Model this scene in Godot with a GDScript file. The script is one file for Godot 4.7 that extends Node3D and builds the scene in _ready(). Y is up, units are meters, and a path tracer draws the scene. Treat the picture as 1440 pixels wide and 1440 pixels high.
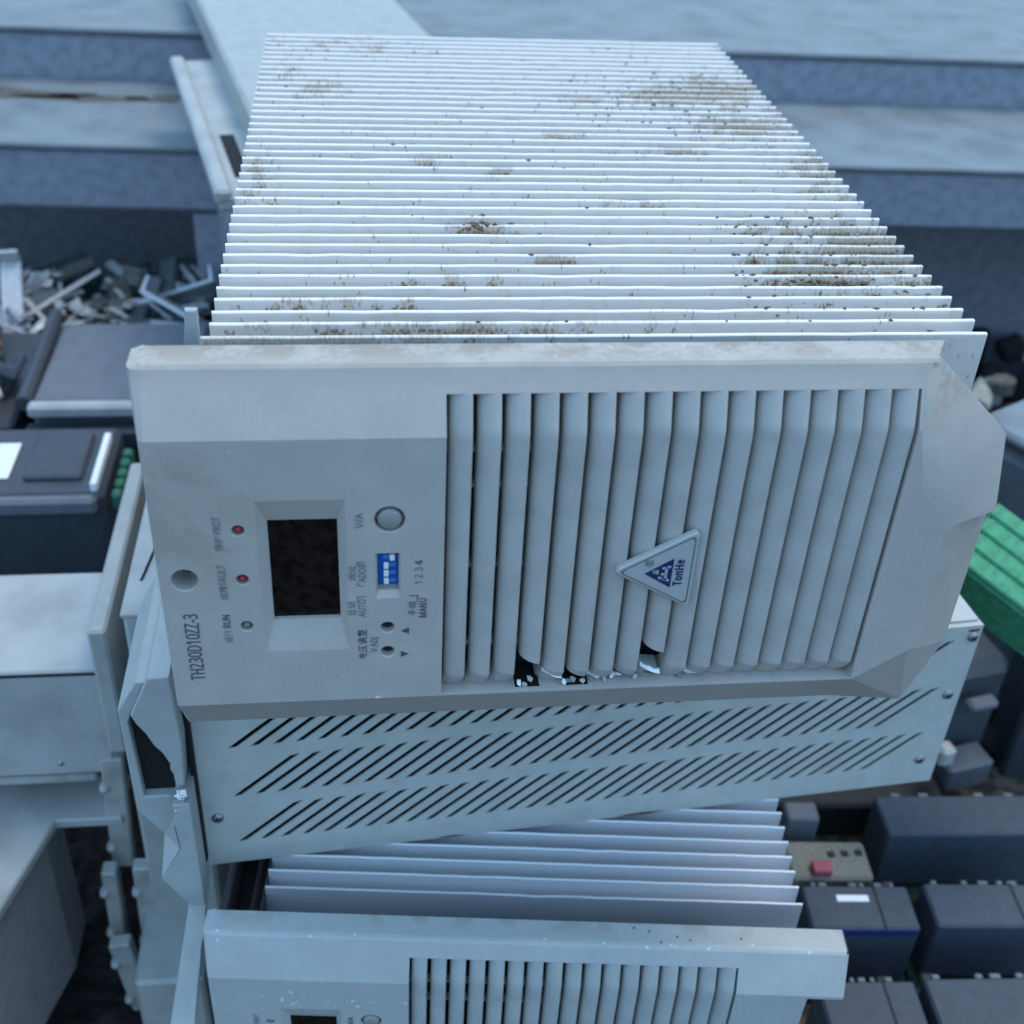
extends Node3D

const H := 0.53            # the origin of all coordinates below lies this high above the ground
var rng := RandomNumberGenerator.new()
var M := {}
var taken := {}


# ---------------------------------------------------------------- mesh helper
class MB:
	var st := SurfaceTool.new()
	var xf := Transform3D()
	var uvf = null
	var grp := -1
	func _init() -> void:
		st.begin(Mesh.PRIMITIVE_TRIANGLES)
	func tri(a: Vector3, b: Vector3, c: Vector3) -> void:   # counter-clockwise seen from outside
		if (b - a).cross(c - a).length_squared() < 1e-18:
			return
		for v in [a, c, b]:
			st.set_smooth_group(grp)
			st.set_uv(uvf.call(v) if uvf != null else Vector2(v.x, v.y))
			st.add_vertex(xf * v)
	func quad(a: Vector3, b: Vector3, c: Vector3, d: Vector3) -> void:
		tri(a, b, c); tri(a, c, d)
	func out(a: Vector3, b: Vector3, c: Vector3, ref: Vector3) -> void:
		if (b - a).cross(c - a).dot((a + b + c) / 3.0 - ref) < 0:
			tri(a, c, b)
		else:
			tri(a, b, c)
	func qout(a: Vector3, b: Vector3, c: Vector3, d: Vector3, ref: Vector3) -> void:
		out(a, b, c, ref); out(a, c, d, ref)
	func box(c: Vector3, size: Vector3, bv := 0.0) -> void:
		var h := size / 2.0
		bv = minf(bv, minf(h.x, minf(h.y, h.z)) * 0.9)
		var ax := [Vector3(1, 0, 0), Vector3(0, 1, 0), Vector3(0, 0, 1)]
		for i in 3:
			var j := (i + 1) % 3
			var k := (i + 2) % 3
			for s in [-1.0, 1.0]:
				var o: Vector3 = c + ax[i] * (h[i] * s)
				var u: Vector3 = ax[j] * (h[j] - bv)
				var w: Vector3 = ax[k] * (h[k] - bv)
				qout(o - u - w, o + u - w, o + u + w, o - u + w, c)
				if bv > 0.0:
					for t in [-1.0, 1.0]:
						var e1: Vector3 = c + ax[i] * (h[i] * s) + ax[j] * ((h[j] - bv) * t)
						var e2: Vector3 = c + ax[i] * ((h[i] - bv) * s) + ax[j] * (h[j] * t)
						qout(e1 - w, e1 + w, e2 + w, e2 - w, c)
		if bv > 0.0:
			for sx in [-1.0, 1.0]:
				for sy in [-1.0, 1.0]:
					for sz in [-1.0, 1.0]:
						var q := Vector3(sx * (h.x - bv), sy * (h.y - bv), sz * (h.z - bv)) + c
						out(q + Vector3(sx * bv, 0, 0), q + Vector3(0, sy * bv, 0), q + Vector3(0, 0, sz * bv), c)
	func prism(poly: PackedVector2Array, zf: float, zb: float, bv := 0.0) -> void:
		if Geometry2D.is_polygon_clockwise(poly):
			poly = poly.duplicate(); poly.reverse()
		var n := poly.size()
		var inner := PackedVector2Array()
		for i in n:
			var p := poly[i]
			var a := (p - poly[(i + n - 1) % n]).normalized()
			var b := (poly[(i + 1) % n] - p).normalized()
			var na := Vector2(-a.y, a.x)
			var nb := Vector2(-b.y, b.x)
			var m := (na + nb)
			m = m / maxf(0.35, m.length_squared() * 0.5)
			inner.append(p + m * bv)
		var ids := Geometry2D.triangulate_polygon(inner)
		for i in range(0, ids.size(), 3):
			var a := inner[ids[i]]; var b := inner[ids[i + 1]]; var c := inner[ids[i + 2]]
			if (b - a).cross(c - a) < 0:
				var t := b; b = c; c = t
			tri(Vector3(a.x, a.y, zf), Vector3(b.x, b.y, zf), Vector3(c.x, c.y, zf))
		var ids2 := Geometry2D.triangulate_polygon(poly)
		for i in range(0, ids2.size(), 3):
			var a := poly[ids2[i]]; var b := poly[ids2[i + 1]]; var c := poly[ids2[i + 2]]
			if (b - a).cross(c - a) > 0:
				var t := b; b = c; c = t
			tri(Vector3(a.x, a.y, zb), Vector3(b.x, b.y, zb), Vector3(c.x, c.y, zb))
		for i in n:
			var j := (i + 1) % n
			var a := poly[i]; var b := poly[j]
			quad(Vector3(a.x, a.y, zb), Vector3(b.x, b.y, zb), Vector3(b.x, b.y, zf - bv), Vector3(a.x, a.y, zf - bv))
			if bv > 0.0:
				quad(Vector3(a.x, a.y, zf - bv), Vector3(b.x, b.y, zf - bv), Vector3(inner[j].x, inner[j].y, zf), Vector3(inner[i].x, inner[i].y, zf))
	func lathe(prof: Array, seg := 20) -> void:      # prof: Vector2(radius, z) from the front end to the back, round the z axis
		for k in seg:
			var a0 := TAU * k / seg
			var a1 := TAU * (k + 1) / seg
			for i in prof.size() - 1:
				var p: Vector2 = prof[i]
				var q: Vector2 = prof[i + 1]
				quad(Vector3(cos(a0) * p.x, sin(a0) * p.x, p.y), Vector3(cos(a0) * q.x, sin(a0) * q.x, q.y),
					Vector3(cos(a1) * q.x, sin(a1) * q.x, q.y), Vector3(cos(a1) * p.x, sin(a1) * p.x, p.y))
	func bar(a: Vector3, b: Vector3, r: float, seg := 8) -> void:
		var d := (b - a).normalized()
		var u := d.cross(Vector3.UP if absf(d.y) < 0.9 else Vector3.RIGHT).normalized()
		var w := d.cross(u)
		for k in seg:
			var c0 := u * cos(TAU * k / seg) + w * sin(TAU * k / seg)
			var c1 := u * cos(TAU * (k + 1) / seg) + w * sin(TAU * (k + 1) / seg)
			quad(a + c0 * r, a + c1 * r, b + c1 * r, b + c0 * r)
			tri(a, a + c1 * r, a + c0 * r)
			tri(b, b + c0 * r, b + c1 * r)
	func mesh() -> ArrayMesh:
		st.index()
		st.generate_normals()
		return st.commit()


# ---------------------------------------------------------------- naming, tagging
func put(o: Node3D, called: String, parent: Node3D) -> void:
	var key := str(parent.get_instance_id()) + called
	var n: int = taken.get(key, 0)
	taken[key] = n + 1
	o.name = called if n == 0 else "%s_%03d" % [called, n]
	parent.add_child(o, true)


func tag(o: Node3D, label: String, category: String, group := "") -> Node3D:
	o.set_meta("label", label); o.set_meta("category", category)
	if group:
		o.set_meta("group", group)
	return o


func thing(called: String, label: String, category: String, xf: Transform3D, group := "") -> Node3D:
	var o := Node3D.new()
	put(o, called, self)
	o.transform = xf
	return tag(o, label, category, group)


# a part whose mesh is given in scene coordinates moved by xf
func part(t: Node3D, called: String, m: Mesh, mat: Material, xf := Transform3D(), under: Node3D = null) -> MeshInstance3D:
	var o := MeshInstance3D.new()
	o.mesh = m
	o.material_override = mat
	put(o, called, under if under else t)
	var base := t.transform
	if under:
		base = base * under.transform
	o.transform = base.affine_inverse() * xf
	return o


func solid(called: String, m: Mesh, mat: Material, xf: Transform3D, label := "", category := "", group := "") -> MeshInstance3D:
	var o := MeshInstance3D.new()
	o.mesh = m
	o.material_override = mat
	put(o, called, self)
	o.transform = xf
	if label:
		tag(o, label, category, group)
	return o


func at(x: float, y: float, z: float, turn := 0.0) -> Transform3D:
	return Transform3D(Basis(Vector3.UP, turn), Vector3(x, y + H, z))


func bxm(size: Vector3, bv := 0.0015) -> ArrayMesh:
	var b := MB.new()
	b.box(Vector3.ZERO, size, bv)
	return b.mesh()


# ---------------------------------------------------------------- materials
func noise_tex(freq: float, cols: Array, offs: Array, size := 512, oct := 5, s := 1) -> NoiseTexture2D:
	var n := FastNoiseLite.new()
	n.seed = s
	n.noise_type = FastNoiseLite.TYPE_SIMPLEX_SMOOTH
	n.frequency = freq
	n.fractal_octaves = oct
	var g := Gradient.new()
	g.offsets = PackedFloat32Array(offs)
	g.colors = PackedColorArray(cols)
	var t := NoiseTexture2D.new()
	t.width = size; t.height = size
	t.seamless = true
	t.noise = n
	t.color_ramp = g
	return t


func lin(r: float, g: float, b: float) -> Color:
	return Color(r, g, b).linear_to_srgb()


func mat(c: Color, rough := 0.6, metal := 0.0, vary := 0.0, scale := 8.0, freq := 0.02, s := 1, bump := 0.0) -> StandardMaterial3D:
	var m := StandardMaterial3D.new()
	m.albedo_color = c
	m.roughness = rough
	m.metallic = metal
	m.metallic_specular = 0.4
	if vary > 0.0:
		m.albedo_texture = noise_tex(freq, [Color(1 - vary, 1 - vary, 1 - vary), Color(1 - vary * 0.3, 1 - vary * 0.34, 1 - vary * 0.4), Color.WHITE], [0.2, 0.5, 0.8], 512, 5, s)
		m.uv1_triplanar = true
		m.uv1_world_triplanar = false
		m.uv1_scale = Vector3.ONE * scale
		if bump > 0.0:
			m.heightmap_enabled = true
			m.heightmap_texture = noise_tex(0.06, [Color.BLACK, Color.WHITE], [0.2, 0.8], 256, 4, s + 7)
			m.heightmap_scale = bump
	return m


# the moulded fronts: pale plastic, yellowed and muddy along the top edge, with scuffs and chips
func front_texture(which: int) -> ImageTexture:
	var w := 1024
	var h := 640
	var im := Image.create(w, h, false, Image.FORMAT_RGB8)
	var n := FastNoiseLite.new(); n.seed = 11 + which; n.frequency = 0.012; n.fractal_octaves = 5
	var n2 := FastNoiseLite.new(); n2.seed = 31 + which; n2.frequency = 0.09; n2.fractal_octaves = 3
	var clean := Color(0.695, 0.675, 0.645) if which == 0 else Color(0.665, 0.68, 0.67)
	var mud := Color(0.46, 0.41, 0.345)
	for j in h:
		for i in w:
			var x := -0.17 + 0.42 * i / w
			var s := 0.21 - 0.25 * j / h
			var a := n.get_noise_2d(i, j)
			var b := n2.get_noise_2d(i, j)
			var c := clean * (1.0 + a * 0.035 + b * 0.02)
			if which == 0:
				var edge := smoothstep(0.168, 0.196, s) * clampf(0.30 + a * 0.7 + b * 0.3, 0.0, 0.5)
				var corner := clampf(1.0 - Vector2(x - 0.178, (s - 0.172) * 0.9).length() / 0.022, 0.0, 1.0) * clampf(0.35 + a * 0.9 + b * 0.3, 0.0, 0.55)
				var side := smoothstep(0.16, 0.185, x) * smoothstep(0.03, 0.08, s) * (1.0 - smoothstep(0.09, 0.15, s)) * clampf(0.05 + a * 0.25, 0.0, 0.12)
				var left := (1.0 - smoothstep(-0.15, -0.06, x)) * smoothstep(0.06, 0.1, s) * (1.0 - smoothstep(0.15, 0.153, s)) * clampf(0.14 + a * 0.4 + b * 0.12, 0.0, 0.26)
				c = c.lerp(mud, maxf(maxf(edge, corner), maxf(side, left)))
			else:
				c = c.lerp(mud, smoothstep(0.18, 0.2, s) * clampf(a, 0.0, 0.3))
			im.set_pixel(i, j, c)
	var r := RandomNumberGenerator.new(); r.seed = 5 + which
	var px := func(x: float, s: float) -> Vector2i: return Vector2i(int((x + 0.17) / 0.42 * w), int((0.21 - s) / 0.25 * h))
	# scratches
	for k in 46:
		var p := Vector2(r.randf_range(0, w), r.randf_range(0, h))
		var d := Vector2.from_angle(r.randf_range(-0.9, 0.9)) * r.randf_range(0.4, 1.0)
		var light := r.randf() < 0.7
		var c := Color(0.76, 0.77, 0.77) if light else Color(0.4, 0.4, 0.4)
		var amt := r.randf_range(0.15, 0.5)
		for q in int(r.randf_range(6, 46)):
			p += d
			if p.x >= 0 and p.y >= 0 and p.x < w and p.y < h:
				im.set_pixel(int(p.x), int(p.y), im.get_pixel(int(p.x), int(p.y)).lerp(c, amt))
	# chips, dirt specks
	var spots := []
	if which == 0:
		for q in 12: spots.append([r.randf_range(-0.03, 0.1), r.randf_range(0.185, 0.197), 2, Color(0.8, 0.8, 0.77)])
		for q in 10: spots.append([r.randf_range(0.165, 0.185), r.randf_range(0.16, 0.18), 2, Color(0.74, 0.7, 0.66)])
		spots.append([-0.063, 0.012, 4, Color(0.9, 0.9, 0.9)])
		spots.append([-0.12, 0.148, 3, Color(0.74, 0.74, 0.72)])
		for q in 40: spots.append([r.randf_range(-0.15, 0.2), r.randf_range(0.0, 0.2), 1, Color(0.3, 0.29, 0.27)])
	else:
		for q in 26: spots.append([r.randfn(-0.095, 0.03), r.randfn(0.131, 0.006), 2 if q % 4 else 4, Color(0.86, 0.88, 0.88)])
		for q in 12: spots.append([r.randf_range(-0.15, 0.22), r.randf_range(0.176, 0.184), 3, Color(0.84, 0.86, 0.86)])
		for q in 6: spots.append([r.randf_range(0.1, 0.17), r.randf_range(0.183, 0.195), 3, Color(0.28, 0.3, 0.3)])
	for sp in spots:
		var c0: Vector2i = px.call(sp[0], sp[1])
		for dy in range(-sp[2], sp[2] + 1):
			for dx in range(-sp[2], sp[2] + 1):
				var q := c0 + Vector2i(dx, dy)
				if Vector2(dx, dy).length() <= sp[2] * r.randf_range(0.5, 1.0) and q.x >= 0 and q.y >= 0 and q.x < w and q.y < h:
					im.set_pixel(q.x, q.y, im.get_pixel(q.x, q.y).lerp(sp[3], r.randf_range(0.5, 1.0)))
	return ImageTexture.create_from_image(im)


# dried mud over the fins: u runs along a fin, v from fin to fin (the first quarter of a fin's row is its edge, the rest its face)
func fin_texture(count: int) -> ImageTexture:
	var w := 900
	var rows := 20
	var h := rows * count
	var data := PackedByteArray()
	data.resize(w * h * 3)
	var n := FastNoiseLite.new(); n.seed = 3; n.frequency = 0.07; n.fractal_octaves = 4
	var n2 := FastNoiseLite.new(); n2.seed = 9; n2.frequency = 0.42; n2.fractal_octaves = 3
	# patches: u, fin, reach in u, reach in fins, strength
	var blobs := [[0.92, 30, 0.12, 4.0, 1.0], [0.80, 29, 0.12, 2.2, 1.05], [0.9, 24, 0.12, 2.5, 0.95], [0.62, 28, 0.10, 1.2, 0.7], [0.97, 17, 0.06, 5, 0.7],
		[0.95, 8, 0.10, 3.6, 1.05], [0.84, 6, 0.10, 2.4, 1.0], [0.9, 10, 0.16, 1.2, 0.85], [0.365, 10, 0.055, 0.7, 1.3], [0.46, 7, 0.03, 0.7, 1.1], [0.42, 17, 0.03, 0.8, 0.9],
		[0.3, 18, 0.03, 1.0, 0.7], [0.12, 29, 0.08, 1.5, 0.75], [0.03, 16, 0.03, 5, 0.65], [0.1, 0, 0.3, 0.7, 1.0], [0.3, 1, 0.3, 0.5, 0.6], [0.2, 38, 0.25, 2.5, 0.5], [0.55, 22, 0.06, 1.0, 0.6], [0.74, 20, 0.08, 0.9, 0.7],
		[0.15, 3, 0.12, 0.6, 0.6], [0.75, 36, 0.12, 1.5, 0.4], [0.05, 33, 0.06, 4, 0.45], [0.3, 5, 0.1, 0.6, 0.55], [0.62, 13, 0.08, 0.6, 0.5]]
	var clean := Color(0.97, 0.935, 0.905)
	var light_mud := Color(0.74, 0.65, 0.53)
	var dark_mud := Color(0.50, 0.41, 0.31)
	for j in h:
		var f := float(j) / rows
		var fin := floorf(f)
		var fr := f - fin
		var mm := (fr - 0.05) * 28.0
		var near := []
		for bl in blobs:
			if absf(fin - bl[1]) < bl[3] * 2.2:
				near.append(bl)
		for i in w:
			var u := float(i) / w
			var a := n.get_noise_2d(u * 360.0, mm + fin * 12.9)
			var b := n2.get_noise_2d(u * 360.0, mm + fin * 41.0)
			var c := clean * (1.0 + 0.05 * a) * (1.0 if fr < 0.1 else 0.95)
			var d := 0.0
			for bl in near:
				d = maxf(d, bl[4] * exp(-Vector2((u - bl[0]) / bl[2], (fin - bl[1]) / bl[3]).length_squared()))
			var k := clampf((d * 1.25 + a * 0.9 + b * 0.45 - 0.50) * 2.0, 0.0, 0.92) * (0.5 if fr < 0.12 else 1.0)
			k = maxf(k, clampf(0.07 + 0.22 * a, 0.0, 0.3))
			c = c.lerp(light_mud.lerp(dark_mud, clampf(b * 2.2 + 0.15, 0.0, 1.0)), k)
			if b > 0.6 and a > 0.12:
				c = c.lerp(Color(0.3, 0.28, 0.25), 0.75)
			var o := (j * w + i) * 3
			data[o] = c.r8; data[o + 1] = c.g8; data[o + 2] = c.b8
	return ImageTexture.create_from_image(Image.create_from_data(w, h, false, Image.FORMAT_RGB8, data))


func materials() -> void:
	for k in 2:
		var m := StandardMaterial3D.new()
		m.albedo_texture = front_texture(k)
		m.roughness = 0.55
		m.metallic_specular = 0.35
		m.texture_repeat = false
		m.heightmap_enabled = false
		M["front%d" % k] = m
	M.slat = mat(Color(0.70, 0.695, 0.675), 0.5, 0.0, 0.07, 6.0, 0.012, 3)
	M.slat.uv1_world_triplanar = true
	M.slat2 = mat(Color(0.67, 0.685, 0.675), 0.5, 0.0, 0.08, 6.0, 0.012, 4)
	M.slat2.uv1_world_triplanar = true
	M.broken = mat(Color(0.93, 0.94, 0.94), 0.3)
	M.badge = mat(Color(0.66, 0.67, 0.66), 0.45)
	M.badge_line = mat(Color(0.36, 0.38, 0.39), 0.6)
	M.blue_print = mat(lin(0.012, 0.03, 0.12), 0.45)
	M.print = mat(lin(0.075, 0.085, 0.095), 0.7)
	M.print_faint = mat(lin(0.17, 0.185, 0.19), 0.75)
	M.glass = mat(lin(0.018, 0.013, 0.011), 0.2, 0.0, 0.35, 9.0, 0.03, 5)
	M.glass.metallic_specular = 0.3
	M.black = mat(lin(0.016, 0.018, 0.02), 0.6)
	M.led_red = mat(lin(0.32, 0.025, 0.05), 0.25)
	M.led_green = mat(lin(0.16, 0.2, 0.18), 0.25)
	M.button = mat(Color(0.56, 0.56, 0.54), 0.5)
	M.dip = mat(lin(0.01, 0.085, 0.32), 0.35)
	M.dip_lever = mat(lin(0.75, 0.75, 0.73), 0.4)
	M.dip_slot = mat(lin(0.06, 0.2, 0.45), 0.4)
	M.screw = mat(lin(0.30, 0.31, 0.32), 0.42, 0.8)
	M.screw_slot = mat(lin(0.03, 0.03, 0.03), 0.7)
	M.panel = mat(Color(0.71, 0.73, 0.71), 0.5, 0.0, 0.045, 5.0, 0.015, 6)
	M.sheet = mat(Color(0.63, 0.645, 0.63), 0.5, 0.0, 0.06, 4.0, 0.015, 7)
	M.handle = mat(Color(0.64, 0.66, 0.655), 0.5, 0.0, 0.03, 6.0, 0.02, 8)
	M.inside = mat(lin(0.009, 0.010, 0.011), 0.8)  # near-black: shade inside openings is put into this colour
	M.rust = mat(lin(0.22, 0.10, 0.03), 0.9, 0.0, 0.5, 60.0, 0.03, 9)
	for k in 2:
		var m := StandardMaterial3D.new()
		if k == 0: m.albedo_texture = fin_texture(41)
		else: m.albedo_color = Color(0.92, 0.92, 0.93)
		m.metallic = 0.15 if k == 0 else 0.4
		m.roughness = 0.32 if k == 0 else 0.36
		m.metallic_specular = 0.5
		m.texture_repeat = false
		M["fin%d" % k] = m
	M.alu = mat(lin(0.5, 0.51, 0.52), 0.5, 0.6, 0.2, 8.0, 0.02, 10)
	M.mud = mat(lin(0.36, 0.275, 0.19), 0.95, 0.0, 0.5, 90.0, 0.04, 11, 0.06)
	M.galv = mat(Color(0.535, 0.56, 0.61), 0.6, 0.0, 0.12, 3.0, 0.03, 12)
	M.galv_top = mat(Color(0.475, 0.515, 0.535), 0.55, 0.0, 0.14, 1.6, 0.012, 13)
	M.white_box = mat(Color(0.645, 0.66, 0.655), 0.5, 0.0, 0.10, 2.5, 0.012, 14)
	M.beige_box = mat(Color(0.64, 0.65, 0.63), 0.55, 0.0, 0.14, 3.0, 0.015, 15)
	M.grey_box = mat(Color(0.40, 0.42, 0.45), 0.5, 0.0, 0.06, 4.0, 0.02, 16)
	M.dark_box = mat(Color(0.26, 0.28, 0.31), 0.5, 0.0, 0.07, 4.0, 0.02, 17)
	M.relay = mat(Color(0.245, 0.28, 0.33), 0.55, 0.0, 0.08, 6.0, 0.02, 18)
	M.pcb = mat(lin(0.03, 0.065, 0.045), 0.5, 0.0, 0.3, 20.0, 0.03, 19)
	M.terminal = mat(Color(0.52, 0.51, 0.46), 0.55, 0.0, 0.2, 20.0, 0.03, 20)
	M.green = mat(lin(0.06, 0.33, 0.17), 0.6, 0.0, 0.15, 10.0, 0.02, 21)
	M.dull_green = mat(lin(0.035, 0.14, 0.09), 0.6)
	M.label_white = mat(lin(0.75, 0.77, 0.8), 0.5)
	M.red_tab = mat(lin(0.32, 0.07, 0.10), 0.5)
	M.copper = mat(lin(0.35, 0.13, 0.04), 0.5, 0.4, 0.3, 20.0, 0.03, 22)
	M.dark_rod = mat(lin(0.075, 0.06, 0.065), 0.35, 0.5)  # dark brown metal of the channel and its rods
	M.ground = mat(Color(0.155, 0.145, 0.145), 0.95, 0.0, 0.55, 1.7, 0.02, 23, 1.2)
	M.scrap_a = mat(lin(0.6, 0.62, 0.65), 0.45, 0.4, 0.3, 20.0, 0.03, 24)
	M.scrap_b = mat(lin(0.10, 0.13, 0.14), 0.6, 0.1, 0.3, 20.0, 0.03, 25)
	M.scrap_c = mat(lin(0.15, 0.145, 0.135), 0.9, 0.0, 0.4, 12.0, 0.03, 26)
	M.plank = mat(lin(0.13, 0.105, 0.085), 0.9, 0.0, 0.4, 5.0, 0.02, 27)
	M.foil = mat(lin(0.75, 0.78, 0.8), 0.25, 0.8, 0.4, 60.0, 0.03, 28)
	M.rubble = mat(lin(0.05, 0.045, 0.048), 0.9, 0.0, 0.4, 9.0, 0.03, 31)
	M.brown_box = mat(lin(0.27, 0.26, 0.255), 0.75, 0.0, 0.08, 5.0, 0.02, 29)
	M.beige_debris = mat(lin(0.42, 0.42, 0.37), 0.7, 0.0, 0.3, 12.0, 0.03, 30)


# ---------------------------------------------------------------- the moulded front
func front_uv(v: Vector3) -> Vector2:
	var s := v.y
	if v.y > 0.177 and v.z < -0.0121:
		s = v.y - (v.z + 0.012)
	return Vector2((v.x + 0.17) / 0.42, (0.21 - s) / 0.25)


const LX0 := -0.034      # louvre opening
const LX1 := 0.1650
const LY0 := 0.0125
const LY1 := 0.1690
const YF := 0.153        # fold between the upright face and the sloping top band
const YB := 0.0118
const YL := -0.0145      # lower end of the bevel under the face, ZL behind it
const ZL := -0.0165
const YT := 0.1806


func zprof(y: float) -> float:
	if y > YF:
		return -0.012 * (y - YF) / (YT - YF)
	if y < YB:
		return ZL * (YB - y) / (YB - YL)
	return 0.0


func hole_round(b: MB, c: Vector2, r: float, half: float, depth: float) -> void:
	var n := 24
	for k in n:
		var a0 := TAU * k / n
		var a1 := TAU * (k + 1) / n
		var d0 := Vector2(cos(a0), sin(a0))
		var d1 := Vector2(cos(a1), sin(a1))
		var s0 := d0 / maxf(absf(d0.x), absf(d0.y)) * half
		var s1 := d1 / maxf(absf(d1.x), absf(d1.y)) * half
		var f := func(v: Vector2, z: float) -> Vector3: return Vector3(c.x + v.x, c.y + v.y, z)
		b.quad(f.call(d0 * (r + 0.0005), 0.0), f.call(s0, 0.0), f.call(s1, 0.0), f.call(d1 * (r + 0.0005), 0.0))
		b.quad(f.call(d0 * r, -0.0006), f.call(d0 * (r + 0.0005), 0.0), f.call(d1 * (r + 0.0005), 0.0), f.call(d1 * r, -0.0006))
		b.quad(f.call(d0 * r, -depth), f.call(d0 * r, -0.0006), f.call(d1 * r, -0.0006), f.call(d1 * r, -depth))
		b.tri(f.call(Vector2.ZERO, -depth), f.call(d0 * r, -depth), f.call(d1 * r, -depth))


func hole_rect(b: MB, o: Rect2, i: Rect2, depth: float, back: float) -> void:
	var oc := [o.position, Vector2(o.end.x, o.position.y), o.end, Vector2(o.position.x, o.end.y)]
	var ic := [i.position, Vector2(i.end.x, i.position.y), i.end, Vector2(i.position.x, i.end.y)]
	for k in 4:
		var j := (k + 1) % 4
		b.quad(Vector3(oc[k].x, oc[k].y, 0), Vector3(oc[j].x, oc[j].y, 0), Vector3(ic[j].x, ic[j].y, -depth), Vector3(ic[k].x, ic[k].y, -depth))
		b.quad(Vector3(ic[k].x, ic[k].y, -depth), Vector3(ic[j].x, ic[j].y, -depth), Vector3(ic[j].x, ic[j].y, -back), Vector3(ic[k].x, ic[k].y, -back))


func make_front(broken_corner: bool) -> ArrayMesh:
	var b := MB.new()
	b.uvf = front_uv
	var X0 := -0.1528
	var XS := 0.168        # where the plain right margin begins to turn
	# --- control field left of the louvres, a grid of cells with the holes cut out
	var rects := [[Rect2(-0.1125, 0.0427, 0.0372, 0.0813), Rect2(-0.1080, 0.0584, 0.0290, 0.0536), 0.0035, 0.008],
		[Rect2(-0.0635, 0.0712, 0.0109, 0.0246), Rect2(-0.0625, 0.0745, 0.0090, 0.0203), 0.0018, 0.008]]
	var rounds := [[Vector2(-0.1197, 0.1091), 0.0026, 0.003, 0.004], [Vector2(-0.1197, 0.0834), 0.0026, 0.003, 0.004], [Vector2(-0.1197, 0.0577), 0.0026, 0.003, 0.004],
		[Vector2(-0.1437, 0.084), 0.0055, 0.0061, 0.012], [Vector2(-0.0571, 0.1132), 0.0064, 0.0072, 0.005],
		[Vector2(-0.0585, 0.0543), 0.0030, 0.0035, 0.007], [Vector2(-0.0585, 0.0401), 0.0030, 0.0035, 0.007]]
	var xs := [X0, LX0]
	var ys := [YB, YF]
	var cells: Array[Rect2] = []
	for r in rects:
		cells.append(r[0])
		hole_rect(b, r[0], r[1], r[2], r[3])
	for r in rounds:
		cells.append(Rect2(r[0] - Vector2.ONE * r[2], Vector2.ONE * r[2] * 2))
		hole_round(b, r[0], r[1], r[2], r[3])
	for c in cells:
		xs.append(c.position.x); xs.append(c.end.x); ys.append(c.position.y); ys.append(c.end.y)
	xs.sort(); ys.sort()
	for i in xs.size() - 1:
		for j in ys.size() - 1:
			var mid := Vector2((xs[i] + xs[i + 1]) / 2, (ys[j] + ys[j + 1]) / 2)
			var cut: bool = xs[i + 1] - xs[i] < 1e-6 or ys[j + 1] - ys[j] < 1e-6
			for c in cells:
				cut = cut or c.has_point(mid)
			if not cut:
				b.quad(Vector3(xs[i], ys[j], 0), Vector3(xs[i + 1], ys[j], 0), Vector3(xs[i + 1], ys[j + 1], 0), Vector3(xs[i], ys[j + 1], 0))
	# --- top band, lip and lower bevel over the whole width, margins of the louvres
	var P := func(x: float, y: float) -> Vector3: return Vector3(x, y, zprof(y))
	var Q := func(x0: float, x1: float, y0: float, y1: float) -> void: b.quad(P.call(x0, y0), P.call(x1, y0), P.call(x1, y1), P.call(x0, y1))
	var YT1 := YT - 0.0018
	Q.call(X0, LX0, YF, YT1)
	Q.call(LX0, LX1, LY1, YT1)
	Q.call(LX0, LX1, YB, LY0)
	Q.call(X0, LX1, YL, YB)
	# walls of the louvre opening
	var wl := func(a: Vector3, c: Vector3) -> void: b.quad(a, c, c * Vector3(1, 1, 0) + Vector3(0, 0, -0.02 if absf(a.x - c.x) < 0.01 else minf(a.z, c.z) - 0.0045), a * Vector3(1, 1, 0) + Vector3(0, 0, -0.02 if absf(a.x - c.x) < 0.01 else minf(a.z, c.z) - 0.0045))
	for seg in [[LY0, YF], [YF, LY1]]:
		wl.call(P.call(LX0, seg[1]), P.call(LX0, seg[0]))
		wl.call(P.call(LX1, seg[0]), P.call(LX1, seg[1]))
	for q in 17:
		var xa := lerpf(LX0, LX1, q / 17.0)
		var xb := lerpf(LX0, LX1, (q + 1) / 17.0)
		var dep := -0.0030 if broken_corner and (q == 3 or q == 5) else -0.0120
		b.quad(Vector3(xa, LY0, 0), Vector3(xb, LY0, 0), Vector3(xb, LY0, dep), Vector3(xa, LY0, dep))
	wl.call(P.call(LX1, LY1), P.call(LX0, LY1))
	# rounded top lip
	var XT := 0.1725 if broken_corner else 0.2300
	var lip := [Vector2(YT1, zprof(YT1)), Vector2(YT - 0.0004, -0.0126), Vector2(YT, -0.0145), Vector2(YT, -0.028), Vector2(YT - 0.001, -0.029)]
	for i in lip.size() - 1:
		var p: Vector2 = lip[i]; var q: Vector2 = lip[i + 1]
		var xp := XT + (maxf(0.0, -p.y - 0.0145) * 0.6 if broken_corner else 0.0)
		var xq := XT + (maxf(0.0, -q.y - 0.0145) * 0.6 if broken_corner else 0.0)
		b.quad(Vector3(X0, p.x, p.y), Vector3(xp, p.x, p.y), Vector3(xq, q.x, q.y), Vector3(X0, q.x, q.y))
	# left side: rounded corner, then the side wall
	var yl := [YL, YB, 0.06, YF, YT1]
	var xl := [-0.1540, -0.1547, -0.1550, -0.1556, -0.1580]
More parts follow.
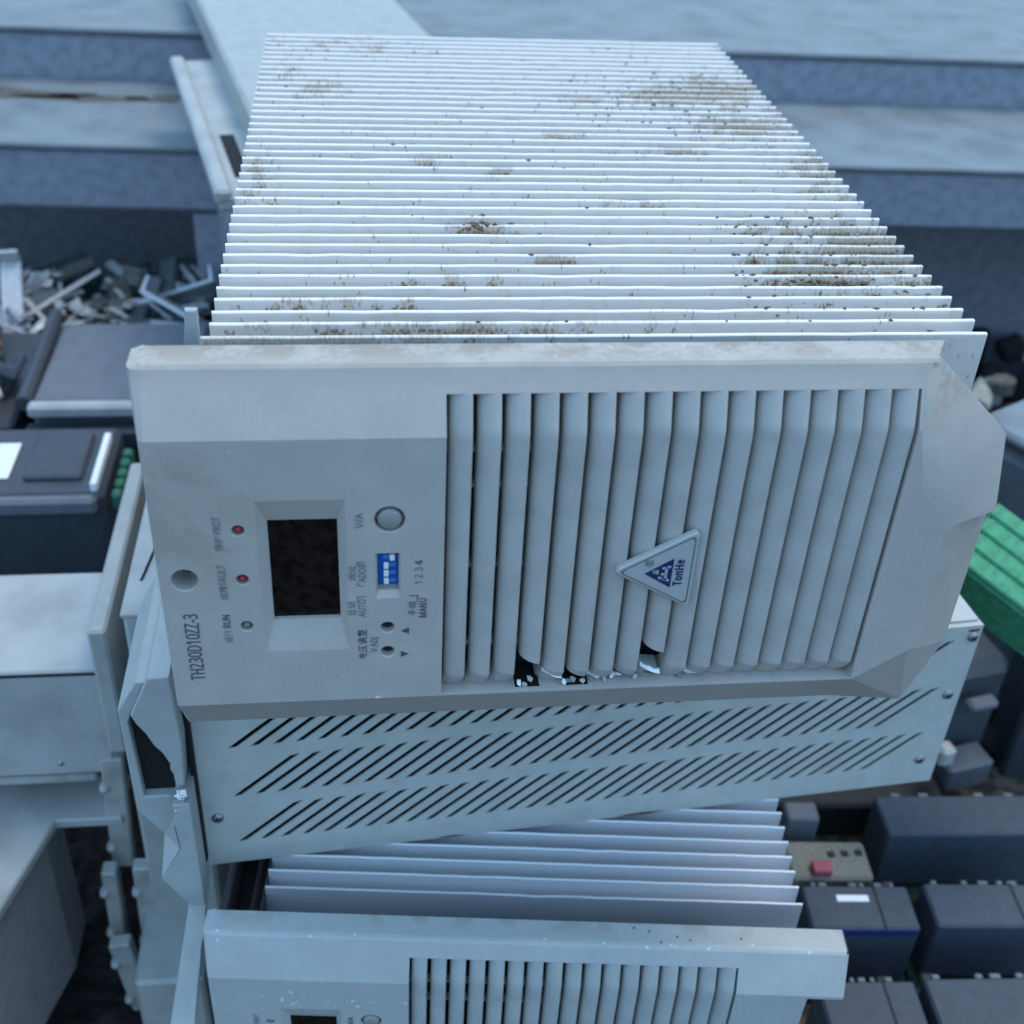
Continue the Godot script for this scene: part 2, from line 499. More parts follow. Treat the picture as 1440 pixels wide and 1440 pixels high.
	for i in 4:
		var a: float = yl[i]; var c: float = yl[i + 1]
		var ma := Vector3(lerpf(X0, xl[i], 0.7), a, zprof(a) - 0.0010)
		var mc := Vector3(lerpf(X0, xl[i + 1], 0.7), c, zprof(c) - 0.0010)
		var oa := Vector3(xl[i], a, zprof(a) - 0.0035)
		var oc := Vector3(xl[i + 1], c, zprof(c) - 0.0035)
		b.quad(ma, P.call(X0, a), P.call(X0, c), mc)
		b.quad(oa, ma, mc, oc)
		b.quad(Vector3(oa.x, a, -0.029), oa, oc, Vector3(oc.x, c, -0.029))
	var tl := Vector3(xl[4], YT1, zprof(YT1) - 0.0035)
	var tm := Vector3(lerpf(X0, xl[4], 0.7), YT1, zprof(YT1) - 0.0010)
	b.tri(tm, P.call(X0, YT1), Vector3(X0, YT, -0.0145))
	b.tri(tl, tm, Vector3(X0, YT, -0.0145))
	b.quad(Vector3(tl.x, YT1, -0.029), tl, Vector3(X0, YT, -0.0145), Vector3(X0, YT, -0.029))
	b.quad(Vector3(X0, YL, -0.029), Vector3(LX1, YL, -0.029), Vector3(LX1, YL, ZL), Vector3(X0, YL, ZL))
	# --- right end
	if broken_corner:
		# flat face, a facet leaning back to the sky above, a grip bevel below it and the cut lower corner
		var A := Vector3(LX1, YB, 0)
		var B := Vector3(LX1, YF, 0)
		var C0 := Vector3(0.1660, YF, 0)
		var D0 := Vector3(0.1775, 0.1120, 0)
		var E0 := Vector3(0.1850, 0.0985, 0)
		var C := Vector3(0.1735, YF, 0)
		var D := Vector3(0.1875, 0.1160, 0)
		var E := Vector3(0.1942, 0.1030, 0)
		var F := Vector3(0.1900, 0.0290, 0)
		var G := Vector3(0.1655, YB, 0)
		var T := Vector3(0.1690, YT1, zprof(YT1))
		var O0 := Vector3(0.1725, YT, -0.0145)
		var O1 := Vector3(0.1790, 0.1745, -0.0150)
		var O2 := Vector3(0.2134, 0.1420, -0.0140)
		var O3 := Vector3(0.2205, 0.1005, -0.0140)
		var O4 := Vector3(0.2205, 0.0990, -0.0200)
		var O5 := Vector3(0.2210, 0.0150, -0.0215)
		var O6 := Vector3(0.2075, -0.0250, -0.0225)
		var O7 := Vector3(LX1, YL, ZL)
		b.tri(A, G, F); b.tri(A, F, E); b.tri(A, E, E0); b.tri(A, E0, D0); b.tri(A, D0, C0); b.tri(A, C0, B)
		b.grp = 1
		b.quad(C0, D0, D, C); b.quad(D0, E0, E, D)
		b.quad(P.call(LX1, YF), C0, P.call(0.1660, YT1), P.call(LX1, YT1))
		b.quad(C0, C, T, P.call(0.1660, YT1))
		b.quad(T, C, O1, O0); b.quad(C, D, O2, O1); b.quad(D, E, O3, O2)
		b.grp = -1
		b.tri(T, O0, Vector3(XT - 0.003, YT, -0.0145))
		b.tri(E, O4, O3)
		b.quad(E, F, O5, O4)
		b.tri(G, O7, O6); b.tri(G, O6, F); b.tri(F, O6, O5); b.tri(A, O7, G)
		var rim := [O0, O1, O2, O3, O4, O5, O6, O7]
		for i in 7:
			var p: Vector3 = rim[i]
			var q: Vector3 = rim[i + 1]
			var pb := Vector3(p.x + (0.0087 if i == 0 else 0.0), p.y, -0.029)
			b.quad(p, q, Vector3(q.x, q.y, -0.029), pb)
	else:
		var NX := 0.2085
		var NY := 0.1505
		Q.call(LX1, XT, YF, YT1)
		Q.call(LX1, XT, NY, YF)
		Q.call(LX1, NX, YB, NY)
		Q.call(LX1, NX, YL, YB)
		var ed := [Vector2(XT, YT1), Vector2(XT, NY), Vector2(NX, NY), Vector2(NX, YL)]
		for i in 3:
			var a: Vector2 = ed[i]; var c: Vector2 = ed[i + 1]
			var off := Vector3(0.0016, 0, -0.0016) if i != 1 else Vector3(0, -0.0016, -0.0016)
			var A: Vector3 = P.call(a.x, a.y); var C: Vector3 = P.call(c.x, c.y)
			b.quad(A, C, C + off, A + off)
			b.quad(A + off, C + off, Vector3(C.x + off.x, C.y + off.y, -0.029), Vector3(A.x + off.x, A.y + off.y, -0.029))
		b.quad(Vector3(XT, YT1, -0.0145), Vector3(XT + 0.0016, YT1 - 0.001, -0.0145), Vector3(XT + 0.0016, YT1 - 0.001, -0.029), Vector3(XT, YT, -0.029))
	return b.mesh()


# one blade of the louvre; y0 is where it ends below, bow > 0 cuts the end in a curve like a break
func slat_mesh(ya: float, yb: float, bow_lo := 0.0, bow_hi := 0.0) -> ArrayMesh:
	var b := MB.new()
	var cs := [Vector2(0.0, -0.0135), Vector2(0.0001, -0.0060), Vector2(0.0006, -0.0046), Vector2(0.0020, -0.0032), Vector2(0.0042, -0.0019), Vector2(0.0066, -0.0011), Vector2(0.0085, -0.0008), Vector2(0.0093, -0.0010), Vector2(0.0096, -0.0020), Vector2(0.0096, -0.0135)]
	var keys := [LY1, YF + 0.0030, YF + 0.0005, YF - 0.0025, 0.0225, 0.0195, 0.0150, LY0]
	var path := [yb]
	for k in keys:
		if k < yb - 0.0004 and k > ya + 0.0004:
			path.append(k)
	path.append(ya)
	# set-back of the blade along its height: the top leans back like the band, the foot curls in
	var zo := func(y: float) -> float:
		var t := 0.0
		if y > YF - 0.0025:
			t = -0.34 * maxf(0.0, y - YF) - 0.00025 * clampf((y - YF + 0.0025) / 0.0025, 0.0, 1.0)
		if y < 0.0225:
			t = -0.0062 * pow((0.0225 - y) / (0.0225 - LY0), 1.5)
		return t
	var xo := func(y: float) -> float: return -0.0026 * pow(clampf((0.0225 - y) / (0.0225 - LY0), 0.0, 1.0), 1.4)
	var rows := []
	for i in path.size():
		var row := []
		for c in cs:
			var y: float = path[i]
			var bend := 1.0 - pow((c.x - 0.005) / 0.0055, 2.0)
			if i == 0: y += bow_hi * (c.x / 0.0096 - 0.5) * -1.0 - bow_hi * 0.3 * bend
			if i == path.size() - 1: y += bow_lo * (0.5 - c.x / 0.0096) - bow_lo * 0.3 * bend
			row.append(Vector3(c.x + xo.call(y), y, c.y + zo.call(y)))
		rows.append(row)
	for i in rows.size() - 1:
		var ym: float = (path[i] + path[i + 1]) / 2.0
		b.grp = 1 if ym > 0.0225 else 4
		for k in cs.size() - 1:
			b.quad(rows[i + 1][k], rows[i + 1][k + 1], rows[i][k + 1], rows[i][k])
	b.grp = -1
	for e in [0, rows.size() - 1]:
		var row: Array = rows[e]
		for k in range(1, cs.size() - 1):
			var ref := Vector3(row[4].x, row[4].y + (-0.02 if e == 0 else 0.02), row[4].z)
			b.out(row[0], row[k], row[k + 1], ref)
	return b.mesh()


func text_mesh(s: String, bold: bool, cap: float, depth := 0.0003) -> TextMesh:
	var f := SystemFont.new()
	f.font_names = PackedStringArray(["Droid Sans"])
	f.font_weight = 700 if bold else 400
	var t := TextMesh.new()
	t.text = s
	t.font = f
	t.font_size = 32
	t.pixel_size = cap / (32.0 * 0.714)
	t.depth = depth
	return t


const GLYPHS := {
	"电": [[2, 8, 8, 8, 8, 4, 2, 4, 2, 8], [2, 6, 8, 6], [5, 10, 5, 1, 9, 1, 9, 2.5]],
	"压": [[1, 9, 9, 9], [1, 9, 1, 4, 0, 0], [3, 5, 8, 5], [5.5, 8, 5.5, 1], [2, 1, 9.5, 1], [7, 3.2, 8, 2.2]],
	"调": [[1, 9.5, 2, 8.3], [0, 6, 2, 6, 2, 1, 3, 2], [4, 9, 4, 3, 3.2, 0], [4, 9, 9, 9, 9, 0, 8, 0], [5.2, 7, 7.8, 7], [6.5, 8.3, 6.5, 5.4], [5.2, 5.4, 7.8, 5.4], [5.3, 4, 7.7, 4, 7.7, 2, 5.3, 2, 5.3, 4]],
	"整": [[0.5, 9, 5, 9], [3, 10, 3, 5], [1, 8, 5, 8, 5, 7, 1, 7, 1, 8], [6.3, 10, 5.5, 7], [6, 9, 9.5, 9], [8.4, 9, 5.5, 5], [6.2, 7.6, 9.5, 5], [1, 4.4, 9, 4.4], [5, 4.4, 5, 0.5], [5, 2.5, 8, 2.5], [2.5, 3, 2.5, 0.5], [0, 0.5, 10, 0.5]],
	"自": [[5, 10, 4, 8.5], [2, 8.5, 8, 8.5, 8, 0, 2, 0, 2, 8.5], [2, 5.7, 8, 5.7], [2, 2.8, 8, 2.8]],
	"动": [[1, 8.5, 4.5, 8.5], [0, 6, 5, 6], [2.5, 6, 1, 2, 4.5, 2.5], [4, 4, 5, 1.5], [5.5, 7, 9.5, 7, 9, 0, 8, 0.5], [7.5, 10, 7.3, 5, 5, 0]],
	"手": [[7.5, 9.5, 2, 8.6], [1.5, 6.4, 8.5, 6.4], [0, 4, 10, 4], [5, 9, 5, 0, 3.5, 0.5]],
	"地": [[0, 6.5, 3.5, 6.5], [1.8, 9, 1.8, 2], [0, 1.5, 3.7, 3], [4, 6, 9.5, 7.5, 9, 3.5, 8, 3.5], [6.8, 10, 6.8, 3], [5, 8.5, 5, 1, 9.7, 1, 9.7, 2.5]],
	"址": [[0, 6.5, 3.5, 6.5], [1.8, 9, 1.8, 2], [0, 1.5, 3.7, 3], [7, 10, 7, 1], [7, 6, 9.5, 6], [5, 7, 5, 1], [3.7, 1, 10, 1]],
	"运": [[4.5, 9, 9, 9], [3.5, 6.5, 10, 6.5], [6.3, 6.5, 4.5, 3, 8.8, 3.5], [8, 5, 9.5, 2.3], [1, 9.3, 2.2, 8], [0.3, 6, 2.3, 6, 2.3, 2], [0, 0.3, 2.3, 2, 4, 0.7, 10, 0.7]],
	"行": [[3.2, 10, 0.5, 7], [3.3, 7, 0.3, 4], [2.2, 5.4, 2.2, 0], [5, 9, 9.5, 9], [4.3, 6, 10, 6], [7.7, 6, 7.7, 0, 6.5, 0.5]],
	"故": [[0, 7, 5, 7], [2.5, 10, 2.5, 4.5], [0.7, 4.5, 4.3, 4.5, 4.3, 1, 0.7, 1, 0.7, 4.5], [6.8, 10, 5.3, 6], [6.2, 8, 10, 8], [8.8, 8, 7.8, 3.5, 5, 0], [6.2, 6, 10, 0]],
	"障": [[0.7, 9.5, 0.7, 0], [0.7, 9.5, 3, 9.5, 1.8, 6.5, 3, 4.5, 1, 4], [6.7, 10, 6.7, 9], [4, 9, 9.5, 9], [3.5, 7.3, 10, 7.3], [5, 8.7, 5.5, 7.5], [8.3, 8.7, 7.8, 7.5], [4.6, 6.2, 8.8, 6.2, 8.8, 3.3, 4.6, 3.3, 4.6, 6.2], [4.6, 4.8, 8.8, 4.8], [3.5, 1.7, 10, 1.7], [6.7, 3.3, 6.7, 0]],
	"保": [[2.8, 10, 0.3, 5.5], [1.8, 7.5, 1.8, 0], [4.4, 9.5, 8.8, 9.5, 8.8, 6.8, 4.4, 6.8, 4.4, 9.5], [3.3, 4.8, 10, 4.8], [6.6, 6.8, 6.6, 0], [6.4, 4.5, 3.4, 1.2], [6.8, 4.5, 10, 1.2]],
	"护": [[0, 7.5, 3.7, 7.5], [2, 10, 2, 0.3, 0.8, 1], [0, 3.6, 3.8, 5], [6.5, 10, 7.4, 8.6], [5, 8, 9.5, 8, 9.5, 4.8, 5, 4.8], [5, 8, 5, 4, 3.7, 0]],
}


# strokes written as thin raised bars; the writing runs up the front, its head to the left
func write_glyphs(b: MB, s: String, x: float, y: float, size: float, z: float) -> void:
	var k := size / 10.0
	for i in s.length():
		for stroke in GLYPHS[s[i]]:
			for q in range(0, stroke.size() - 2, 2):
				var a := Vector2(-stroke[q + 1] * k, stroke[q] * k + i * size * 1.12)
				var c := Vector2(-stroke[q + 3] * k, stroke[q + 2] * k + i * size * 1.12)
				line(b, Vector2(x, y) + a, Vector2(x, y) + c, size * 0.075, z)


func line(b: MB, a: Vector2, c: Vector2, w: float, z: float) -> void:
	var d := (c - a).normalized() * w * 0.5
	var n := Vector2(-d.y, d.x)
	var p := [a - d - n, c + d - n, c + d + n, a - d + n]
	b.quad(Vector3(p[0].x, p[0].y, z), Vector3(p[1].x, p[1].y, z), Vector3(p[2].x, p[2].y, z), Vector3(p[3].x, p[3].y, z))


func screw_parts(t: Node3D, xf: Transform3D, r := 0.0042) -> void:
	var b := MB.new()
	b.grp = 1
	b.lathe([Vector2(0.0001, r * 0.5), Vector2(r * 0.55, r * 0.45), Vector2(r * 0.9, r * 0.22), Vector2(r, -0.001)], 16)
	var head := part(t, "screw", b.mesh(), M.screw, xf)
	var c := MB.new()
	c.box(Vector3(0, 0, r * 0.47), Vector3(r * 1.1, r * 0.24, r * 0.2))
	c.box(Vector3(0, 0, r * 0.475), Vector3(r * 0.24, r * 1.1, r * 0.2))
	part(t, "cross_slot", c.mesh(), M.screw_slot, xf, head)


# ---------------------------------------------------------------- a charger module seen from its front
func charger(t: Node3D, X: Transform3D, main: bool) -> void:
	var k := 0 if main else 1
	part(t, "front_bezel", make_front(main), M["front%d" % k], X)
	# louvre blades; broken ones end above the foot
	var whole := slat_mesh(LY0 + 0.0002, LY1 - 0.0002)
	var pitch := (LX1 - LX0 - 0.0003) / 17.0
	var cuts := {3: [0.0300, 0.0], 4: [0.0205, 0.0190], 5: [0.0195, 0.0], 6: [0.0168, 0.0128], 7: [0.0185, 0.0122], 8: [0.0345, 0.0200], 10: [0.0165, 0.0125]}
	for i in 17:
		var at_x := X * Transform3D(Basis(), Vector3(LX0 + 0.0012 + i * pitch, 0, 0))
		if main and cuts.has(i):
			var c: Array = cuts[i]
			part(t, "louvre_slat", slat_mesh(c[0], LY1 - 0.0002, 0.0026), M.slat, at_x)
			if c[1] > 0.0:
				var stub := part(t, "slat_stub", slat_mesh(LY0 + 0.0002, c[1], 0.0, 0.0022), M.slat, at_x)
				var e := MB.new()
				for q in 6:
					var xa := 0.0004 + 0.0015 * q
					var xb := xa + 0.0015
					var f := func(x: float) -> Vector3:
						var sf: float = pow(clampf((0.0225 - c[1]) / (0.0225 - LY0), 0.0, 1.0), 1.4)
						return Vector3(x - 0.0026 * sf, c[1] - 0.0020 * (x / 0.0096 - 0.5), -0.0046 + 0.0042 * sin(clampf(x / 0.0085, 0.0, 1.0) * PI / 2) - 0.0062 * sf)
					var A: Vector3 = f.call(xa)
					var B: Vector3 = f.call(xb)
					var j0 := 0.0004 * sin(q * 2.1 + i)
					var j1 := 0.0004 * sin((q + 1) * 2.1 + i)
					var up0 := Vector3(0, 0.0012 + j0, -0.0018)
					var up1 := Vector3(0, 0.0012 + j1, -0.0018)
					e.quad(A, B, B + up1, A + up0)
					e.quad(A + up0, B + up1, B + up1 + Vector3(0, -0.001, -0.002), A + up0 + Vector3(0, -0.001, -0.002))
				part(t, "broken_edge", e.mesh(), M.broken, at_x, stub)
		else:
			part(t, "louvre_slat", whole, M.slat if main else M.slat2, at_x)
	if main:
		var fr := RandomNumberGenerator.new(); fr.seed = 17
		for i in 12:
			var fx: float = [0.0055, 0.0030, 0.0085, 0.0265, 0.0290, 0.0245, 0.0335, 0.0380, 0.0440, 0.0480, 0.0590, 0.0810][i]
			var sp := MB.new()
			var pl := PackedVector2Array()
			for kk in 5:
				var an := TAU * kk / 5 + fr.randf() * 0.6
				pl.append(Vector2(cos(an) * fr.randf_range(0.0010, 0.0026), sin(an) * fr.randf_range(0.0006, 0.0018)))
			sp.prism(pl, 0.0005, -0.0008, 0.0002)
			part(t, "broken_fragment", sp.mesh(), [M.slat, M.broken, M.slat, M.galv_top][i % 4], X * Transform3D(Basis.from_euler(Vector3(fr.randf_range(-1.2, -0.3), fr.randf_range(-0.5, 0.5), fr.randf() * 3)), Vector3(fx, LY0 + 0.0010 + fr.randf_range(0, 0.0016), -0.0030 - fr.randf_range(0, 0.004))))
	for y in [0.140, 0.122, 0.0794, 0.034]:
		var b := MB.new()
		b.box(Vector3((LX0 + LX1) / 2, y, -0.0135), Vector3(LX1 - LX0, 0.0022, 0.004))
		part(t, "cross_rib", b.mesh(), M.slat, X)
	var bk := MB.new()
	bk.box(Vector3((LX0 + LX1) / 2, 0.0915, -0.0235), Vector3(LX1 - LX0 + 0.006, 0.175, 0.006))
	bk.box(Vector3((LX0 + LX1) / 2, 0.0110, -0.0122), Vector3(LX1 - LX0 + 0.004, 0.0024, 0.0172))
	part(t, "dark_backing", bk.mesh(), M.inside, X)  # near-black sheets put in as the shade behind the slats
	# display
	var sc := MB.new()
	sc.box(Vector3(-0.0935, 0.0852, -0.0075), Vector3(0.0300, 0.0546, 0.004), 0.0004)
	part(t, "display_screen", sc.mesh(), M.glass, X)
	# status lamps
	for j in 3:
		var b := MB.new()
		b.grp = 1
		b.lathe([Vector2(0.0001, 0.0010), Vector2(0.0010, 0.0007), Vector2(0.0017, -0.0006), Vector2(0.0019, -0.004)], 16)
		part(t, "status_lamp", b.mesh(), M.led_green if j == 2 or not main else M.led_red, X * Transform3D(Basis(), Vector3(-0.1197, [0.1091, 0.0834, 0.0577][j], -0.0010)))
	# push button
	var bt := MB.new()
	bt.grp = 1
	bt.lathe([Vector2(0.0001, 0.0004), Vector2(0.0038, 0.0003), Vector2(0.0048, -0.0002), Vector2(0.0051, -0.0012), Vector2(0.0052, -0.006)], 28)
	part(t, "push_button", bt.mesh(), M.button, X * Transform3D(Basis(), Vector3(-0.0571, 0.1130, 0.0002)))
	# mounting screw deep in its hole
	screw_parts(t, X * Transform3D(Basis(Vector3.BACK, 0.5), Vector3(-0.1437, 0.084, -0.0115)), 0.0046)
	for y in [0.0543, 0.0401]:
		var hl := MB.new()
		hl.lathe([Vector2(0.0001, 0.0), Vector2(0.0029, 0.0), Vector2(0.0029, -0.002)], 20)
		part(t, "adjusting_hole", hl.mesh(), M.black, X * Transform3D(Basis(), Vector3(-0.0585, y, -0.0038)))  # black disc painting the shade down in the hole
	# dip switch
	var dp := MB.new()
	dp.box(Vector3(-0.0580, 0.0860, -0.0052), Vector3(0.0088, 0.0180, 0.006), 0.0003)
	var sw := part(t, "dip_switch", dp.mesh(), M.dip, X)
	var db := MB.new()
	db.box(Vector3(-0.0580, 0.0757, -0.0065), Vector3(0.0090, 0.0026, 0.006), 0.0002)
	part(t, "switch_base", db.mesh(), M.button, X, sw)
	for j in 4:
		var y: float = [0.0923, 0.0880, 0.0838, 0.0796][j]
		var s := MB.new()
		s.box(Vector3(-0.0574, y, -0.0022), Vector3(0.0052, 0.0019, 0.0003))
		part(t, "lever_slot", s.mesh(), M.dip_slot, X, sw)
		var l := MB.new()
		l.box(Vector3(-0.0562 if j == 0 else -0.0588, y, -0.0016), Vector3(0.0021, 0.0029, 0.0014), 0.0002)
		part(t, "switch_lever", l.mesh(), M.dip_lever, X, sw)
	# printing
	if main:
		var up := Basis(Vector3.BACK, PI / 2)
		var z := 0.0002
		for d in [["TH230D10ZZ-3", false, 0.0058, Vector3(-0.1430, 0.0467, z), 0.72, M.print], ["V/A", false, 0.0030, Vector3(-0.0697, 0.1132, z), 1.2, M.print_faint],
			["AUTO", false, 0.0030, Vector3(-0.0694, 0.0663, z), 0.95, M.print_faint], ["ADDR", false, 0.0030, Vector3(-0.0690, 0.0857, z), 0.95, M.print_faint],
			["MANU", false, 0.0031, Vector3(-0.0427, 0.0652, z), 0.9, M.print], ["V ADJ", false, 0.0030, Vector3(-0.0644, 0.0450, z), 0.9, M.print_faint],
			["1", false, 0.0032, Vector3(-0.0447, 0.0797, z), 1.0, M.print_faint], ["2", false, 0.0032, Vector3(-0.0447, 0.0832, z), 1.0, M.print_faint],
			["3", false, 0.0032, Vector3(-0.0447, 0.0869, z), 1.0, M.print_faint], ["4", false, 0.0032, Vector3(-0.0447, 0.0904, z), 1.0, M.print],
			["RUN", false, 0.0031, Vector3(-0.1280, 0.0612, z), 0.9, M.print], ["FAULT", false, 0.0031, Vector3(-0.1280, 0.0866, z), 0.9, M.print_faint], ["PROT", false, 0.0031, Vector3(-0.1280, 0.1122, z), 0.85, M.print_faint]]:
			part(t, "lettering", text_mesh(d[0], d[1], d[2]), d[5], X * Transform3D(up * Basis.from_scale(Vector3(d[4], 1, 1)), d[3]))
		var g := MB.new()
		write_glyphs(g, "电压调整", -0.0677, 0.0365, 0.0040, 0.0004)
		write_glyphs(g, "手动", -0.0458, 0.0612, 0.0037, 0.0004)
		for tr in [[0.0525, 1.0], [0.0388, -1.0]]:
			var cx := -0.0508
			var y: float = tr[0]
			var s: float = tr[1]
			g.out(Vector3(cx - 0.0018 * s, y, 0.0004), Vector3(cx + 0.0018 * s, y - 0.0018, 0.0004), Vector3(cx + 0.0018 * s, y + 0.0018, 0.0004), Vector3(cx, y, -1))
		for p in [[-0.0485, 0.0724, -0.0453, 0.0724], [-0.0453, 0.0724, -0.0453, 0.0692]]:
			line(g, Vector2(p[0], p[1]), Vector2(p[2], p[3]), 0.0004, 0.0004)
		part(t, "printed_characters", g.mesh(), M.print, X).set_meta("kind", "stuff")
		var gf := MB.new()
		write_glyphs(gf, "自动", -0.0722, 0.0620, 0.0038, 0.0004)
		write_glyphs(gf, "地址", -0.0716, 0.0818, 0.0038, 0.0004)
		write_glyphs(gf, "运行", -0.1263, 0.0490, 0.0034, 0.0004)
		write_glyphs(gf, "故障", -0.1263, 0.0735, 0.0034, 0.0004)
		write_glyphs(gf, "保护", -0.1263, 0.0995, 0.0034, 0.0004)
		for p in [[-0.0683, 0.0915, -0.0711, 0.0915], [-0.0711, 0.0915, -0.0711, 0.0895], [-0.0711, 0.0805, -0.0711, 0.0787], [-0.0711, 0.0787, -0.0685, 0.0787], [-0.0681, 0.0726, -0.0713, 0.0726], [-0.0713, 0.0726, -0.0713, 0.0700]]:
			line(gf, Vector2(p[0], p[1]), Vector2(p[2], p[3]), 0.0004, 0.0004)
		part(t, "printed_characters", gf.mesh(), M.print_faint, X).set_meta("kind", "stuff")
		badge(t, X)
	else:
		var up := Basis(Vector3.BACK, PI / 2)
		part(t, "lettering", text_mesh("V/A", false, 0.0030), M.print, X * Transform3D(up * Basis.from_scale(Vector3(1.2, 1, 1)), Vector3(-0.0697, 0.1132, 0.0002)))
		part(t, "lettering", text_mesh("PROT", false, 0.0031), M.print_faint, X * Transform3D(up * Basis.from_scale(Vector3(0.9, 1, 1)), Vector3(-0.1280, 0.1122, 0.0002)))
	# fins of the heat sink
	var x0 := -0.1345 if main else -0.1300
	var x1 := 0.2256 if main else 0.2165
	var count := 41 if main else 16
	for i in count:
		var zf := -0.0745 - 0.01287 * i
		if not main:
			zf = -0.062 - 0.0127 * i
		var ex := 0.0
		if main and i == 0:
			ex = 0.0012
		elif main and i == 1:
			ex = 0.0008
		part(t, "fin", fin_mesh(x0 - (0.003 if main and i == 0 else 0.0), x1 + ex, 0.16, 0.085, zf, i, 41, main), M["fin%d" % k], X)
	var hb := MB.new()
	hb.box(Vector3((x0 + x1) / 2, 0.080, (-0.066 - 0.0129 * count) / 2 - 0.02), Vector3(x1 - x0, 0.012, 0.0129 * count + 0.005), 0.001)
	part(t, "heat_sink_base", hb.mesh(), M.alu, X)


func fin_mesh(x0: float, x1: float, yt: float, yb: float, z: float, index: int, total: int, main: bool) -> ArrayMesh:
	var b := MB.new()
	var r := RandomNumberGenerator.new(); r.seed = 100 + index + (0 if main else 1000)
	var n := 26
	var th := 0.0024 if main else 0.0017
	var us := []
	var lean := r.randf_range(-0.0006, 0.0006)
	var nick := r.randi_range(0, n) if r.randf() < 0.6 else -1
	for i in n + 1:
		var x := lerpf(x0, x1, float(i) / n)
		var dy := r.randf_range(-0.00016, 0.00016)
		var dz := lean + r.randf_range(-0.00016, 0.00016)
		if i == nick:
			dy -= 0.0004; dz += 0.0003
		us.append([x, yt + dy, z + dz])
	for i in n:
		var a: Array = us[i]; var c: Array = us[i + 1]
		var v := func(p: Array, kind: int) -> Vector3:
			match kind:
				-1: return Vector3(p[0], yb, z)
				0: return Vector3(p[0], yt - 0.025, z)
				1: return Vector3(p[0], p[1] - 0.0005, p[2])
				2: return Vector3(p[0], p[1], p[2] - 0.0004)
				3: return Vector3(p[0], p[1], p[2] - th + 0.0004)
				4: return Vector3(p[0], p[1] - 0.0005, p[2] - th)
			return Vector3(p[0], yb, z - th)
		b.uvf = func(q: Vector3) -> Vector2:
			var fr := 0.05 + clampf((0.1597 - q.y) / 0.025, 0.0, 0.9)
			return Vector2((q.x - x0) / (x1 - x0), (index + fr) / total)
		for kq in range(-1, 5):
			b.quad(v.call(a, kq), v.call(c, kq), v.call(c, kq + 1), v.call(a, kq + 1))
	for e in [[us[0], true], [us[n], false]]:
		var p: Array = e[0]
		var ring := [Vector3(p[0], yb, z), Vector3(p[0], p[1] - 0.0005, p[2]), Vector3(p[0], p[1], p[2] - 0.0004), Vector3(p[0], p[1], p[2] - th + 0.0004), Vector3(p[0], p[1] - 0.0005, p[2] - th), Vector3(p[0], yb, z - th)]
		for q in range(1, 5):
			b.out(ring[0], ring[q], ring[q + 1], Vector3((x0 + x1) / 2, p[1], z))
	return b.mesh()


func badge(t: Node3D, X: Transform3D) -> void:
	var tri := func(p: Array, r: float) -> PackedVector2Array:
		var o := PackedVector2Array()
		for i in 3:
			var c: Vector2 = p[i]
			var a: Vector2 = (p[(i + 2) % 3] - c).normalized()
			var d: Vector2 = (p[(i + 1) % 3] - c).normalized()
			for q in 6:
				var s := q / 5.0
				o.append(c + a * r * (1 - s) * (1 - s) + d * r * s * s)
		return o
	var pts := [Vector2(0.0395, 0.0838), Vector2(0.0770, 0.0618), Vector2(0.0770, 0.1056)]
	var cen := Vector2(0.0645, 0.0838)
	var b := MB.new()
	b.prism(tri.call(pts, 0.0045), 0.0026, -0.0006, 0.0007)
	var plate := part(t, "logo_badge", b.mesh(), M.badge, X)
	var l := MB.new()
	var o1: PackedVector2Array = tri.call([cen + (pts[0] - cen) * 0.88, cen + (pts[1] - cen) * 0.88, cen + (pts[2] - cen) * 0.88], 0.003)
	var o2: PackedVector2Array = tri.call([cen + (pts[0] - cen) * 0.84, cen + (pts[1] - cen) * 0.84, cen + (pts[2] - cen) * 0.84], 0.0028)
	for i in o1.size():
		var j := (i + 1) % o1.size()
		l.qout(Vector3(o1[i].x, o1[i].y, 0.0028), Vector3(o1[j].x, o1[j].y, 0.0028), Vector3(o2[j].x, o2[j].y, 0.0028), Vector3(o2[i].x, o2[i].y, 0.0028), Vector3(cen.x, cen.y, -5))
	part(t, "badge_outline", l.mesh(), M.badge_line, X, plate)
	var e := MB.new()
	e.prism(PackedVector2Array([Vector2(0.0545, 0.0827), Vector2(0.0667, 0.0746), Vector2(0.0669, 0.0906)]), 0.0029, 0.0024)
	part(t, "emblem", e.mesh(), M.blue_print, X, plate)
	var w := MB.new()
	for s in [[0.0586, 0.0836, 0.0611, 0.0828], [0.0611, 0.0828, 0.0641, 0.0822], [0.0626, 0.0800, 0.0652, 0.0790], [0.0640, 0.0795, 0.0640, 0.0858], [0.0626, 0.0858, 0.0653, 0.0864], [0.0584, 0.0840, 0.0600, 0.0842], [0.0612, 0.0805, 0.0632, 0.0802]]:
		line(w, Vector2(s[0], s[1]), Vector2(s[2], s[3]), 0.0012, 0.0032)
	part(t, "emblem_strokes", w.mesh(), M.badge, X, plate)
	var up := Basis(Vector3.BACK, PI / 2)
	part(t, "badge_lettering", text_mesh("TonHe", true, 0.0040), M.blue_print, X * Transform3D(up * Basis.from_scale(Vector3(0.86, 1, 1)), Vector3(0.0699, 0.0828, 0.0028)), plate)
	part(t, "badge_lettering", text_mesh("®", false, 0.0036), M.print_faint, X * Transform3D(up, Vector3(0.0562, 0.0884, 0.0028)), plate)


